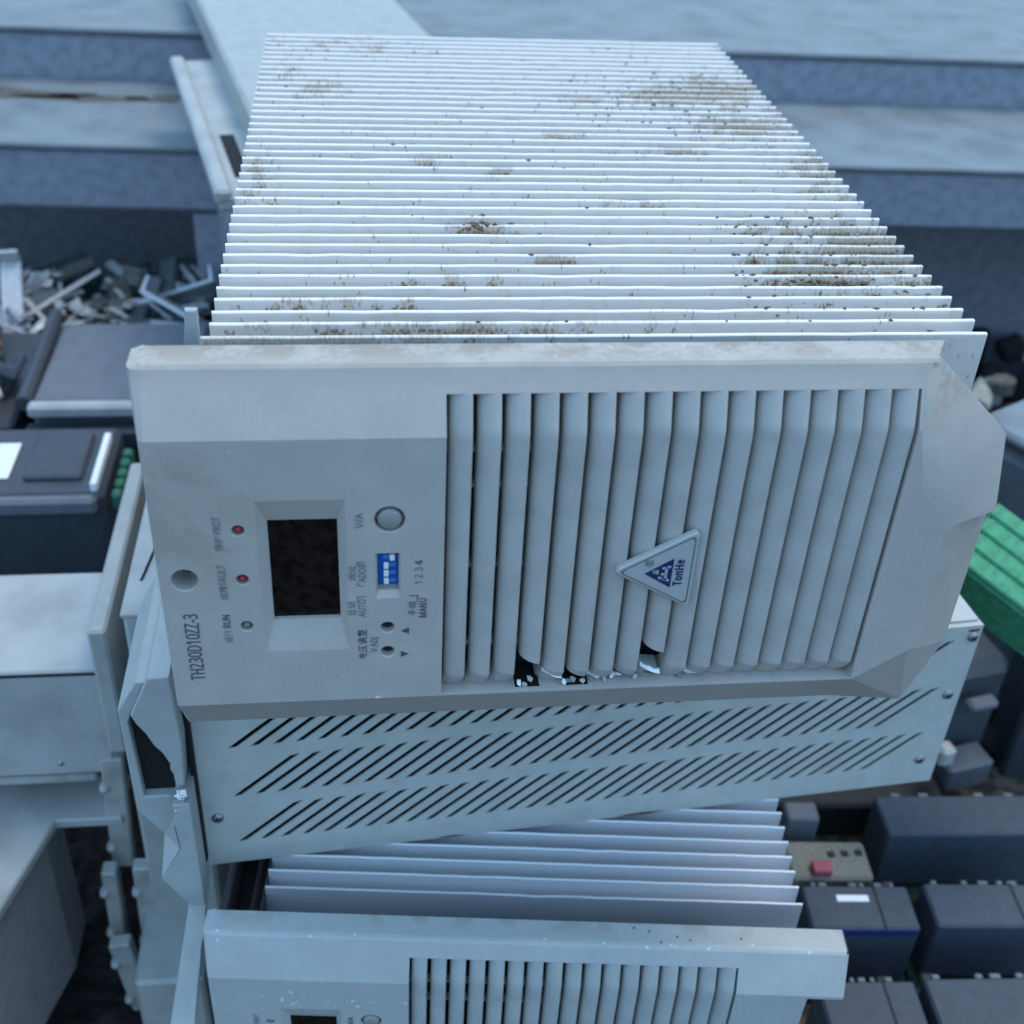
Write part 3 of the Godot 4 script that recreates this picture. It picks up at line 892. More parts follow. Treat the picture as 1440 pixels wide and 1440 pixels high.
# ---------------------------------------------------------------- build
func _ready() -> void:
	rng.seed = 7
	# camera
	var cam := Camera3D.new()
	cam.name = "camera"
	add_child(cam)
	cam.transform = Transform3D(Basis(Vector3(0.992682, 0.022780, -0.118590), Vector3(0.049535, 0.818807, 0.571928), Vector3(0.110131, -0.573617, 0.811687)).transposed(), Vector3(-0.067364, 0.412894 + H, 0.421486))
	cam.transform.basis = Basis(Vector3(0.992682, 0.049535, 0.110131), Vector3(0.022780, 0.818807, -0.573617), Vector3(-0.118590, 0.571928, 0.811687))
	var lens := CameraAttributesPhysical.new()
	lens.frustum_focal_length = 28.868
	lens.frustum_focus_distance = 0.615
	lens.exposure_aperture = 6.3
	lens.frustum_near = 0.02
	lens.frustum_far = 300.0
	cam.attributes = lens
	cam.fov = 45.14
	cam.near = 0.02
	cam.far = 300.0
	cam.current = true
	# sky, light, exposure
	var sky := ProceduralSkyMaterial.new()
	sky.sky_top_color = Color(0.60, 0.79, 0.98)
	sky.sky_horizon_color = Color(0.70, 0.79, 0.87)
	sky.sky_curve = 0.2
	sky.ground_bottom_color = Color(0.12, 0.13, 0.14)
	sky.ground_horizon_color = Color(0.3, 0.34, 0.38)
	sky.sun_angle_max = 1.0
	var env := Environment.new()
	env.background_mode = Environment.BG_SKY
	env.sky = Sky.new()
	env.sky.sky_material = sky
	env.tonemap_mode = Environment.TONE_MAPPER_LINEAR
	env.tonemap_exposure = 1.92
	env.sdfgi_enabled = true
	env.ssao_enabled = true
	env.ssil_enabled = true
	var we := WorldEnvironment.new()
	we.name = "environment"
	we.environment = env
	add_child(we)
	var sun := DirectionalLight3D.new()
	sun.name = "overcast_sun"
	sun.light_energy = 0.3
	sun.light_color = Color(1.0, 0.97, 0.93)
	sun.light_angular_distance = 25.0
	sun.shadow_enabled = true
	add_child(sun)
	sun.look_at_from_position(Vector3(0.9, 2.4, -0.4), Vector3.ZERO)

	materials()
	setting()
	lower_module()
	side_module()
	main_module()
	rear()
	left_side()
	right_side()


func setting() -> void:
	var b := MB.new()
	b.box(Vector3(0, -0.1, 0), Vector3(240, 0.2, 240))
	var g := solid("ground", b.mesh(), M.ground, Transform3D())
	g.set_meta("kind", "structure")


func main_module() -> void:
	var X := Transform3D(Basis(), Vector3(0, H + 0.0002, 0))
	var t := thing("charger_module", "grey charger module on top of the stack, muddy aluminium fins and broken louvre slats", "charger module", at(0.045, -0.0925, -0.33), "charger modules in the stack")
	charger(t, X, true)
	var c := MB.new()
	c.box(Vector3(0.045, -0.004, -0.365), Vector3(0.355, 0.176, 0.48), 0.002)
	c.box(Vector3(0.045, 0.035, -0.078), Vector3(0.350, 0.080, 0.094), 0.002)
	part(t, "chassis", c.mesh(), M.sheet, at(0, 0, 0))
	var e := MB.new()
	e.prism(PackedVector2Array([Vector2(-0.1470, 0.10), Vector2(-0.1340, 0.10), Vector2(-0.1335, 0.1868), Vector2(-0.1385, 0.1868)]), -0.047, -0.050, 0.0006)
	part(t, "mounting_ear", e.mesh(), M.handle, at(0, 0, 0))
	# crumbs of dried mud lodged between and on the fins
	var m := MB.new()
	var r := RandomNumberGenerator.new(); r.seed = 21
	var zones := [[0.08, 0.22, -0.50, -0.38, 220], [0.12, 0.222, -0.22, -0.09, 200], [-0.02, 0.03, -0.215, -0.205, 16], [0.02, 0.06, -0.175, -0.165, 6], [-0.13, -0.09, -0.50, -0.30, 16], [-0.05, 0.06, -0.42, -0.20, 16], [-0.13, 0.22, -0.088, -0.078, 14], [0.10, 0.2, -0.57, -0.36, 40]]
	for q in zones:
		for i in q[4]:
			var z := r.randf_range(q[2], q[3])
			var row := roundf((-z - 0.0745) / 0.01287)
			z = -0.0745 - row * 0.01287 + (0.0008 if r.randf() < 0.7 else -0.001)
			var y := 0.1604 if r.randf() < 0.35 else 0.16 - r.randf_range(0.0015, 0.009)
			if y > 0.16: z -= 0.002
			var s := r.randf_range(0.0004, 0.0013)
			lump(m, Vector3(r.randf_range(q[0], q[1]), y, z), s, r)
	for i in 60:
		lump(m, Vector3(-0.003 + r.randfn(0, 0.006), 0.1600 + r.randf_range(-0.003, 0.001), -0.2055 + r.randfn(0, 0.0015)), r.randf_range(0.0005, 0.0016), r)
	for i in 40:
		lump(m, Vector3(0.165 + r.randfn(0, 0.012), 0.1590 + r.randf_range(-0.003, 0.001), -0.137 + r.randfn(0, 0.003)), r.randf_range(0.0005, 0.0014), r)
	var mo := part(t, "dried_mud", m.mesh(), M.mud, at(0, 0, 0))
	mo.set_meta("kind", "stuff")


func lump(b: MB, c: Vector3, s: float, r: RandomNumberGenerator) -> void:
	b.grp = 1
	var v := []
	for i in 6:
		v.append(c + [Vector3.RIGHT, Vector3.LEFT, Vector3.UP, Vector3.DOWN, Vector3.BACK, Vector3.FORWARD][i] * s * r.randf_range(0.6, 1.4) * (1.25 if i < 2 else 0.9) + Vector3(r.randfn(0, s * 0.2), r.randfn(0, s * 0.2), r.randfn(0, s * 0.2)))
	for sx in [0, 1]:
		for sy in [2, 3]:
			for sz in [4, 5]:
				b.out(v[sx], v[sy], v[sz], c)
	b.grp = -1


# the module under it, turned so that its slotted side faces us; its handle sticks out on the left
func side_module() -> void:
	var X := at(0, 0, -0.13, 0.0798)
	var t := thing("charger_module", "pale charger module lying sideways under the top one, with slanted vent slots and broken handle", "charger module", at(0.078, -0.2400, -0.22, 0.0798), "charger modules in the stack")
	# slotted side panel, local x along it
	var x0 := -0.1745
	var x1 := 0.3345
	var y0 := -0.2400
	var y1 := -0.0935
	var b := MB.new()
	var pit := 0.01337
	var dx := 0.0380
	var rows := [[-0.2205, -0.1888], [-0.1785, -0.1468], [-0.1365, -0.1048]]
	var n := 33
	var sw := 0.0025       # half width of a slot along x
	var th := 0.0010
	var F := func(x: float, y: float) -> Vector3: return Vector3(x, y, 0.0)
	var yy := y0
	var slope := -0.006 / 0.42
	for rw in rows:
		b.quad(F.call(x0, yy), F.call(x1, yy), F.call(x1, rw[0]), F.call(x0, rw[0]))
		var s0 := -0.1508
		for i in n + 1:
			# solid strip to the left of slot i, seen as a parallelogram
			var la: float = x0 if i == 0 else s0 + (i - 1) * pit + sw
			var lb: float = x0 if i == 0 else s0 + (i - 1) * pit + sw + dx
			var ra: float = x1 if i == n else s0 + i * pit - sw
			var rb: float = x1 if i == n else s0 + i * pit - sw + dx
			b.quad(F.call(la, rw[0]), F.call(ra, rw[0]), F.call(rb, rw[1]), F.call(lb, rw[1]))
			if i < n:
				var p := [Vector2(ra, rw[0]), Vector2(ra + 2 * sw, rw[0]), Vector2(rb + 2 * sw, rw[1]), Vector2(rb, rw[1])]
				for q in 4:
					var a: Vector2 = p[q]; var c: Vector2 = p[(q + 1) % 4]
					b.quad(Vector3(a.x, a.y, 0), Vector3(c.x, c.y, 0), Vector3(c.x, c.y, -th), Vector3(a.x, a.y, -th))
				# rounded ends: small corner fillets
				for e in [[p[0], p[1], p[2], 1.0], [p[2], p[3], p[0], -1.0]]:
					var a: Vector2 = e[0]; var c: Vector2 = e[1]; var dirv: Vector2 = (e[2] - e[1]).normalized()
					if e[3] > 0:
						b.tri(F.call(c.x, c.y), F.call(c.x + dirv.x * 0.0016, c.y + dirv.y * 0.0016), F.call(lerpf(c.x, a.x, 0.6), c.y))
					else:
						b.tri(F.call(c.x, c.y), F.call(c.x + dirv.x * 0.0016, c.y + dirv.y * 0.0016), F.call(lerpf(c.x, a.x, 0.6), c.y))
		yy = rw[1]
	b.quad(F.call(x0, yy), F.call(x1, yy), F.call(x1, y1), F.call(x0, y1))
	# folded edges: bottom, right end and top flange
	b.quad(Vector3(x0, y0, -0.02), Vector3(x1, y0, -0.02), Vector3(x1, y0, 0), Vector3(x0, y0, 0))
	b.quad(Vector3(x1, y0, 0), Vector3(x1, y0, -0.02), Vector3(x1, y1, -0.02), Vector3(x1, y1, 0))
	b.quad(Vector3(x0, y0, -0.02), Vector3(x0, y0, 0), Vector3(x0, y1, 0), Vector3(x0, y1, -0.02))
	b.quad(Vector3(x0, y1, 0), Vector3(x1, y1, 0), Vector3(x1 - 0.004, y1, -0.045), Vector3(x0, y1, -0.045))
	part(t, "side_panel", b.mesh(), M.panel, X)
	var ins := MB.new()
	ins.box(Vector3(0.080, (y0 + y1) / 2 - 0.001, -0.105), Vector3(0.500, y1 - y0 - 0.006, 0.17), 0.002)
	part(t, "chassis", ins.mesh(), M.inside, X)  # coloured near-black so the vent slots look deep in shade
	# upper flange end with worn edge, rust
	var fl := MB.new()
	fl.box(Vector3(x1 - 0.012, y1 + 0.0012, -0.024), Vector3(0.020, 0.0016, 0.040), 0.0004)
	part(t, "flange", fl.mesh(), M.panel, X)
	for q in [[x1 - 0.006, y1 - 0.004, 0.009, 0.0025], [0.118, y0 + 0.0012, 0.030, 0.0022], [-0.015, y0 + 0.0008, 0.016, 0.0014]]:
		var rs := MB.new()
		var rp := PackedVector2Array()
		for a in 14:
			var an := TAU * a / 14
			rp.append(Vector2(cos(an) * q[2] * 0.5 * rng.randf_range(0.7, 1.2), sin(an) * q[3] * 0.5 * rng.randf_range(0.6, 1.2)))
		rs.prism(rp, 0.0003, -0.001)
		part(t, "rust_patch", rs.mesh(), M.rust, X * Transform3D(Basis(), Vector3(q[0], q[1], 0)))
	for p in [Vector2(-0.1640, -0.196), Vector2(0.3200, -0.2160), Vector2(0.3250, -0.1540), Vector2(0.3290, -0.1030)]:
		screw_parts(t, X * Transform3D(Basis(Vector3.BACK, rng.randf() * 2), Vector3(p.x, p.y, 0.0004)), 0.0040)
	# its own heat sink carries the module above
	for i in 12:
		var f := MB.new()
		f.box(Vector3(-0.15 + 0.036 * i, -0.0928, -0.20), Vector3(0.002, 0.0012, 0.10))
		part(t, "support_strip", f.mesh(), M.alu, X)
	# handle
	var Z := at(0, 0, 0)
	var back := -0.196
	var rim := MB.new()
	rim.prism(PackedVector2Array([Vector2(-0.1955, -0.0640), Vector2(-0.2078, -0.0850), Vector2(-0.2069, -0.1673), Vector2(-0.1900, -0.1950), Vector2(-0.1800, -0.1930), Vector2(-0.1800, -0.1553), Vector2(-0.2014, -0.1556), Vector2(-0.2033, -0.0950), Vector2(-0.2010, -0.0880), Vector2(-0.1905, -0.0640)]), -0.1000, back, 0.0007)
	var hd := part(t, "handle", rim.mesh(), M.handle, Z)
	var blk := MB.new()
	blk.prism(PackedVector2Array([Vector2(-0.1763, -0.0570), Vector2(-0.1880, -0.0578), Vector2(-0.2004, -0.0854), Vector2(-0.1980, -0.0922), Vector2(-0.1936, -0.1003), Vector2(-0.1900, -0.1102), Vector2(-0.1862, -0.1160), Vector2(-0.1850, -0.1190), Vector2(-0.1828, -0.1252), Vector2(-0.1832, -0.1300), Vector2(-0.1818, -0.1341), Vector2(-0.1812, -0.1474), Vector2(-0.1765, -0.1440), Vector2(-0.1746, -0.1112)]), -0.0960, back, 0.0008)
	part(t, "grip_block", blk.mesh(), M.handle, Z, hd)
	var bkp := MB.new()
	bkp.box(Vector3(-0.1910, -0.1235, -0.152), Vector3(0.0228, 0.0640, 0.092))
	part(t, "handle_pocket", bkp.mesh(), M.inside, Z, hd)  # black block filling the hollow, its shade put into the colour
	var low := MB.new()
	low.prism(PackedVector2Array([Vector2(-0.1832, -0.1510), Vector2(-0.1734, -0.1505), Vector2(-0.1730, -0.2447), Vector2(-0.1819, -0.2440), Vector2(-0.1962, -0.2169), Vector2(-0.1828, -0.1890), Vector2(-0.1840, -0.1690)]), -0.0880, -0.17, 0.0005)
	part(t, "handle_foot", low.mesh(), M.handle, Z, hd)
	var fc := MB.new()     # the chamfered cheek of the foot
	var ca := Vector3(-0.1935, -0.1900, -0.1010)
	fc.quad(ca, Vector3(-0.1966, -0.2169, -0.0886), Vector3(-0.1828, -0.1886, -0.0876), Vector3(-0.1841, -0.1690, -0.0878))
	fc.quad(ca + Vector3(0, 0, -0.06), Vector3(-0.1966, -0.2169, -0.15), Vector3(-0.1966, -0.2169, -0.0886), ca)
	fc.quad(ca, Vector3(-0.1841, -0.1690, -0.0878), Vector3(-0.1841, -0.1690, -0.15), ca + Vector3(0, 0, -0.06))
	part(t, "handle_cheek", fc.mesh(), M.handle, Z, hd)
	var fo := MB.new()
	var fr := RandomNumberGenerator.new(); fr.seed = 2
	for i in 14:
		fo.xf = Transform3D(Basis.from_euler(Vector3(fr.randf(), fr.randf(), fr.randf())), Vector3(-0.1785 + fr.randf_range(-0.0028, 0.0030), -0.1480 + fr.randf_range(-0.009, 0.007), -0.0905 + fr.randf_range(-0.002, 0.0015)))
		fo.box(Vector3.ZERO, Vector3(0.0045, 0.0022, 0.0035), 0.0006)
	part(t, "torn_foil", fo.mesh(), M.foil, Z, hd)
	# end flange running back behind the handle
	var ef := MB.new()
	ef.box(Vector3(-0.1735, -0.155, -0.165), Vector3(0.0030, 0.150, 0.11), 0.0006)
	part(t, "end_plate", ef.mesh(), M.inside, Z)  # blackened to paint the shaded gap beside the handle


func lower_module() -> void:
	var X := Transform3D(Basis(Vector3.UP, -0.1118), Vector3(-0.0139, -0.4015 + H, -0.0215))
	var base := X * Vector3(0.045, -0.1285, -0.20)
	var t := thing("charger_module", "lowest grey charger module with clean widely spaced fins, front cut off by the picture edge", "charger module", Transform3D(Basis(Vector3.UP, -0.1118), base), "charger modules in the stack")
	charger(t, X, false)
	var c := MB.new()
	c.box(Vector3(0.043, -0.024, -0.27), Vector3(0.345, 0.203, 0.46), 0.002)
	part(t, "chassis", c.mesh(), M.sheet, X)
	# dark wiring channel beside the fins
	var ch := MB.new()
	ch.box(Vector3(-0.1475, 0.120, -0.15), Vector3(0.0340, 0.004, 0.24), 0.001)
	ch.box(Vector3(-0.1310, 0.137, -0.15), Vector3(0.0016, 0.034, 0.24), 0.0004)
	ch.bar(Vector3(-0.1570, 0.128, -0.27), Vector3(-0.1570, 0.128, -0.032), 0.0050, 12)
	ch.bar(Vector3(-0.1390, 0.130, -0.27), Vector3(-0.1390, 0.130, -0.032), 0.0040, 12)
	part(t, "cable_channel", ch.mesh(), M.dark_rod, X)
	# side strip with a torn edge
	var s := MB.new()
	var poly := PackedVector2Array()
	poly.append(Vector2(0.0, 0.0)); poly.append(Vector2(0.0068, 0.0))
	poly.append(Vector2(0.0100, -0.18)); poly.append(Vector2(-0.0100, -0.18))
	var r := RandomNumberGenerator.new(); r.seed = 4
	for i in 16:
		poly.append(Vector2(-0.0040 - 0.0042 * (1.0 - i / 15.0) + r.randf_range(-0.0007, 0.0007), -0.172 + 0.155 * i / 15.0))
	s.prism(poly, 0.0015, -0.0015, 0.0004)
	var dirv := Vector3(-0.003, -0.060, 0.080).normalized()
	var xax := Vector3(1, 0, 0.12).normalized()
	var zax := xax.cross(-dirv).normalized()
	part(t, "side_strip", s.mesh(), M.sheet, X * Transform3D(Basis(zax.cross(dirv) * -1.0, -dirv, zax).orthonormalized(), Vector3(-0.1705, 0.165, -0.085)))


# ---------------------------------------------------------------- behind the stack
func rear() -> void:
	# two stepped galvanised cabinets lying across the yard
	var yaw := -0.048
	var t := thing("steel_cabinet", "long galvanised steel cabinet lying across behind the stack, lower front one", "steel cabinet", at(0.2, -0.162, -1.13, yaw), "galvanised cabinets")
	part(t, "body", bxm(Vector3(2.4, 0.074, 0.246), 0.006), M.galv, at(0.2, -0.121, -1.128, yaw))
	part(t, "top_plate", bxm(Vector3(2.41, 0.007, 0.256), 0.002), M.galv_top, at(0.2, -0.0802, -1.128, yaw))
	for i in 2:
		part(t, "leg", bxm(Vector3(0.05, 0.366, 0.05), 0.003), M.galv, Transform3D(Basis(Vector3.UP, yaw), at(0.2, 0, -1.128, yaw) * Vector3(-0.436 + i * 1.2, -0.3455, 0.09)))
	var u := thing("steel_cabinet", "pale topped galvanised cabinet lying furthest back, behind the lower one", "steel cabinet", at(0.2, -0.53, -1.65, yaw), "galvanised cabinets")
	part(u, "body", bxm(Vector3(2.8, 0.51, 0.79), 0.006), M.galv, at(0.2, -0.274, -1.655, yaw))
	part(u, "top_plate", bxm(Vector3(2.81, 0.007, 0.80), 0.002), M.galv_top, at(0.2, -0.0145, -1.655, yaw))
	# mud smear on the ledge
	var m := MB.new()
	var r := RandomNumberGenerator.new(); r.seed = 12
	for pq in [[-0.74, -0.055, 0.16, 0.026], [-0.60, -0.045, 0.11, 0.014], [-0.50, -0.062, 0.03, 0.010], [-0.475, -0.092, 0.012, 0.006], [-0.545, -0.05, 0.02, 0.008]]:
		var pl := PackedVector2Array()
		for k in 26:
			var an := TAU * k / 26
			pl.append(Vector2(cos(an) * pq[2] * r.randf_range(0.75, 1.1), sin(an) * pq[3] * r.randf_range(0.6, 1.15)))
		m.xf = at(0.2, 0, -1.128, yaw) * Transform3D(Basis(Vector3.RIGHT, -PI / 2), Vector3(pq[0], -0.0768, pq[1]))
		m.prism(pl, 0.0016, 0.0, 0.0014)
	m.xf = Transform3D()
	var mo := part(t, "dried_mud", m.mesh(), M.scrap_c, Transform3D())
	mo.set_meta("kind", "stuff")
	# white enclosure with a side flange
	var ya := 0.20
	var e := thing("equipment_enclosure", "white equipment enclosure behind the top module's fins, with a slotted side flange", "enclosure", at(-0.06, -0.53, -0.86, ya))
	var EX := at(-0.145, 0.0, -0.67, ya)      # front left corner
	var top := MB.new()
	top.box(Vector3(0.125, 0.016, -0.40), Vector3(0.250, 0.042, 0.80), 0.004)
	part(e, "cover", top.mesh(), M.sheet, EX)
	var lb := MB.new()
	lb.box(Vector3(0.10, -0.262, -0.19), Vector3(0.235, 0.508, 0.38), 0.003)
	part(e, "body", lb.mesh(), M.galv, EX)
	var fl := MB.new()
	fl.box(Vector3(-0.022, -0.004, -0.215), Vector3(0.050, 0.015, 0.44), 0.003)
	fl.box(Vector3(-0.042, 0.002, -0.215), Vector3(0.016, 0.014, 0.44), 0.003)
	part(e, "flange", fl.mesh(), M.white_box, EX)
	var sl := MB.new()
	sl.box(Vector3(-0.0195, 0.0036, -0.10), Vector3(0.014, 0.0020, 0.12), 0.0008)
	part(e, "slot", sl.mesh(), M.inside, EX)
	# scrap heap under the cabinet, on the left
	var rr := RandomNumberGenerator.new(); rr.seed = 33
	var heap := MB.new()
	for i in 260:
		var p := Vector3(rr.randf_range(-0.75, -0.25), -0.30 + rr.randf_range(-0.04, 0.03), rr.randf_range(-1.12, -0.84))
		heap.xf = Transform3D(Basis.from_euler(Vector3(rr.randf_range(-0.6, 0.6), rr.randf() * TAU, rr.randf_range(-0.6, 0.6))), p)
		heap.box(Vector3.ZERO, Vector3(rr.randf_range(0.02, 0.10), rr.randf_range(0.01, 0.05), rr.randf_range(0.015, 0.05)), 0.002)
	heap.xf = Transform3D()
	heap.box(Vector3(-0.52, -0.43, -0.98), Vector3(0.54, 0.20, 0.26), 0.02)
	var ho := solid("scrap_heap", heap.mesh(), M.scrap_b, at(0, 0, 0), "heap of dark broken parts on the ground under the cabinet at left", "scrap heap")
	ho.set_meta("kind", "stuff")
	var fine := MB.new()
	for i in 240:
		fine.xf = Transform3D(Basis.from_euler(Vector3(rr.randf_range(-0.5, 0.5), rr.randf() * TAU, rr.randf_range(-0.5, 0.5))), Vector3(rr.randf_range(-0.58, -0.25), -0.262 + rr.randf_range(-0.02, 0.022), rr.randf_range(-1.06, -0.85)))
		fine.box(Vector3.ZERO, Vector3(rr.randf_range(0.012, 0.055), rr.randf_range(0.001, 0.004), rr.randf_range(0.004, 0.012)), 0.0004)
	var fo2 := solid("metal_swarf", fine.mesh(), M.scrap_a, at(0, 0, 0), "bright metal offcuts and shavings strewn over the dark scrap heap", "metal shavings")
	fo2.set_meta("kind", "stuff")
	for i in 24:
		var b := MB.new()
		var L := rr.randf_range(0.05, 0.13)
		b.prism(PackedVector2Array([Vector2(-L / 2, 0), Vector2(L / 2, 0), Vector2(L / 2, 0.022), Vector2(L / 2 - 0.004, 0.022), Vector2(L / 2 - 0.006, 0.005), Vector2(-L / 2, 0.005)]), 0.012, -0.012, 0.001)
		var p := Vector3(rr.randf_range(-0.55, -0.26), -0.262 + rr.randf_range(0.0, 0.025), rr.randf_range(-1.04, -0.85))
		var mt: StandardMaterial3D = [M.scrap_a, M.scrap_a, M.scrap_c, M.scrap_a, M.scrap_b][i % 5]
		solid("metal_bracket", b.mesh(), mt, Transform3D(Basis.from_euler(Vector3(rr.randf_range(-0.7, 0.7), rr.randf() * TAU, rr.randf_range(-0.7, 0.7))), p + Vector3(0, H, 0)), "bent metal bracket lying on the scrap heap under the cabinet at left", "metal bracket", "brackets on the scrap heap")
	# rubble and dark earth on the right
	var rb := MB.new()
	for i in 300:
		var p := Vector3(rr.randf_range(0.38, 1.5), -0.52 + rr.randf_range(-0.01, 0.09), rr.randf_range(-1.25, -0.42))
		rb.xf = Transform3D(Basis.from_euler(Vector3(rr.randf() * 3, rr.randf() * 3, rr.randf() * 3)), p)
		rb.box(Vector3.ZERO, Vector3(rr.randf_range(0.02, 0.12), rr.randf_range(0.02, 0.07), rr.randf_range(0.02, 0.08)), 0.006)
	var ro := solid("rubble", rb.mesh(), M.rubble, at(0, 0, 0), "dark rubble on the ground behind the stack at right", "rubble")
	ro.set_meta("kind", "stuff")


# ---------------------------------------------------------------- left
func left_side() -> void:
	# grey steel tray with a pale front rail
	var t := thing("steel_tray", "blue grey flat steel box with a pale front rail, left of the fins", "steel box", at(-0.34, -0.53, -0.74))
	part(t, "body", bxm(Vector3(0.155, 0.30, 0.17), 0.004), M.grey_box, at(-0.3075, -0.3515, -0.738))
	part(t, "front_rail", bxm(Vector3(0.16, 0.014, 0.014), 0.003), M.white_box, at(-0.3055, -0.2050, -0.644))
	var fb := MB.new()
	fb.bar(Vector3(-0.392, -0.196, -0.83), Vector3(-0.392, -0.205, -0.655), 0.008, 10)
	part(t, "side_rail", fb.mesh(), M.dark_box, at(0, 0, 0))
	part(t, "lower_rail", bxm(Vector3(0.17, 0.02, 0.02), 0.003), M.dark_box, at(-0.3055, -0.232, -0.640))
	# bits at the far left edge
	var rr := RandomNumberGenerator.new(); rr.seed = 8
	var tb := thing("parts_bin", "open bin of mixed small parts at the left edge, beside the flat steel box", "parts bin", at(-0.47, -0.53, -0.74))
	part(tb, "bin_body", bxm(Vector3(0.14, 0.30, 0.20), 0.004), M.dark_box, at(-0.475, -0.375, -0.75))
	for i in 34:
		var b := MB.new()
		b.box(Vector3.ZERO, Vector3(rr.randf_range(0.012, 0.05), rr.randf_range(0.006, 0.014), rr.randf_range(0.008, 0.03)), 0.002)
		part(tb, "small_part", b.mesh(), [M.scrap_a, M.label_white, M.dark_box, M.scrap_b, M.galv_top, M.relay][i % 6], Transform3D(Basis.from_euler(Vector3(rr.randf_range(-0.8, 0.8), rr.randf() * TAU, rr.randf_range(-0.8, 0.8))), Vector3(rr.randf_range(-0.53, -0.41), -0.215 + rr.randf_range(0, 0.02) + H, rr.randf_range(-0.84, -0.66))))
	var cw := MB.new()
	cw.bar(Vector3(-0.48, -0.190, -0.72), Vector3(-0.43, -0.188, -0.745), 0.006, 10)
	part(tb, "copper_wire", cw.mesh(), M.copper, at(0, 0, 0))
	# dark drive unit with a white label and green terminal block
	var d := thing("drive_unit", "dark grey drive unit at the left edge with a white label and green terminals", "drive unit", at(-0.37, -0.53, -0.54))
	part(d, "housing", bxm(Vector3(0.170, 0.33, 0.115), 0.005), M.dark_box, at(-0.377, -0.366, -0.5475))
	part(d, "front_step", bxm(Vector3(0.165, 0.016, 0.012), 0.003), M.grey_box, at(-0.380, -0.2090, -0.4870))
	part(d, "label_plate", bxm(Vector3(0.052, 0.0016, 0.058), 0.0004), M.label_white, at(-0.402, -0.2001, -0.5455))
	part(d, "raised_cover", bxm(Vector3(0.050, 0.006, 0.075), 0.002), M.dark_box, at(-0.338, -0.1990, -0.5500))
	for i in 5:
		part(d, "terminal", bxm(Vector3(0.009, 0.016, 0.012), 0.002), M.dull_green, at(-0.2830, -0.2150, -0.5700 + i * 0.0165))
	part(d, "terminal_strip", bxm(Vector3(0.006, 0.012, 0.085), 0.001), M.label_white, at(-0.3000, -0.1990, -0.5380))
	# grey module with upright end flange
	var g := thing("charger_module", "whitish charger module at left under the drive unit, with an upright end flange", "charger module", at(-0.36, -0.53, -0.30), "charger modules stacked at left")
	part(g, "body", bxm(Vector3(0.26, 0.105, 0.110), 0.004), M.white_box, at(-0.388, -0.2545, -0.318))
	part(g, "top_cover", bxm(Vector3(0.262, 0.004, 0.115), 0.0015), M.white_box, at(-0.388, -0.1995, -0.3185))
	part(g, "end_flange", bxm(Vector3(0.0125, 0.118, 0.215), 0.002), M.sheet, at(-0.2520, -0.209, -0.3540))
	for i in 3:
		var sq := MB.new()
		sq.grp = 1
		sq.lathe([Vector2(0.0001, 0.0015), Vector2(0.002, 0.001), Vector2(0.003, -0.001)], 10)
		part(g, "rivet", sq.mesh(), M.screw, at(-0.30 - i * 0.055, -0.292, -0.2628))
	part(g, "cover_seam", bxm(Vector3(0.262, 0.0014, 0.001), 0.0), M.screw_slot, at(-0.388, -0.2032, -0.2628))
	part(g, "lower_edge", bxm(Vector3(0.24, 0.008, 0.010), 0.002), M.beige_box, at(-0.398, -0.318, -0.275))
	# narrow module between it and the stack
	var n := thing("charger_module", "pale module standing between the left stack and the broken handle, scratched top", "charger module", at(-0.215, -0.53, -0.28), "charger modules stacked at left")
	part(n, "body", bxm(Vector3(0.044, 0.17, 0.152), 0.003), M.handle, at(-0.2000, -0.1865, -0.2780))
	part(n, "top_cover", bxm(Vector3(0.046, 0.004, 0.154), 0.001), M.white_box, at(-0.2000, -0.1000, -0.2780))
	var sc := MB.new()
	var r2 := RandomNumberGenerator.new(); r2.seed = 6
	for i in 4:
		sc.bar(Vector3(-0.2140 + i * 0.0016, -0.0978, -0.2350 - i * 0.012), Vector3(-0.2120 + i * 0.0016, -0.0978, -0.2480 - i * 0.012), 0.0010, 6)
	part(n, "scratch", sc.mesh(), M.inside, at(0, 0, 0))
	part(n, "lower_body", bxm(Vector3(0.052, 0.24, 0.15), 0.003), M.sheet, at(-0.2150, -0.3950, -0.3000))
	# white topped enclosure in front, its dark end towards us
	var w := thing("steel_cabinet", "white topped cabinet at the lower left edge with a dark brown end", "steel cabinet", at(-0.40, -0.53, -0.20))
	var WX := at(-0.300, -0.352, -0.275, 0.0)
	var wp := MB.new()
	wp.prism(PackedVector2Array([Vector2(-0.30, -0.27), Vector2(0.0, -0.27), Vector2(0.0, -0.295), Vector2(0.030, -0.295), Vector2(0.030, 0.030), Vector2(-0.30, 0.030)]), 0.0, -0.006, 0.0012)
	w.transform = at(-0.40, -0.53, -0.20)
	var shear := PackedVector2Array([Vector2(-0.312, 0.258), Vector2(-0.370, 0.060), Vector2(-0.62, 0.060), Vector2(-0.62, 0.305), Vector2(-0.262, 0.305), Vector2(-0.262, 0.258)])
	var tp := MB.new()
	tp.prism(shear, 0.0, -0.008, 0.0015)
	part(w, "top_plate", tp.mesh(), M.white_box, Transform3D(Basis(Vector3.RIGHT, -PI / 2), Vector3(0, -0.35 + H, 0)))
	var wb := MB.new()
	wb.prism(PackedVector2Array([Vector2(-0.322, 0.254), Vector2(-0.378, 0.066), Vector2(-0.61, 0.066), Vector2(-0.61, 0.300), Vector2(-0.322, 0.300)]), 0.0, -0.171, 0.0)
	part(w, "cabinet_body", wb.mesh(), M.brown_box, Transform3D(Basis(Vector3.RIGHT, -PI / 2), Vector3(0, -0.3585 + H, 0)))
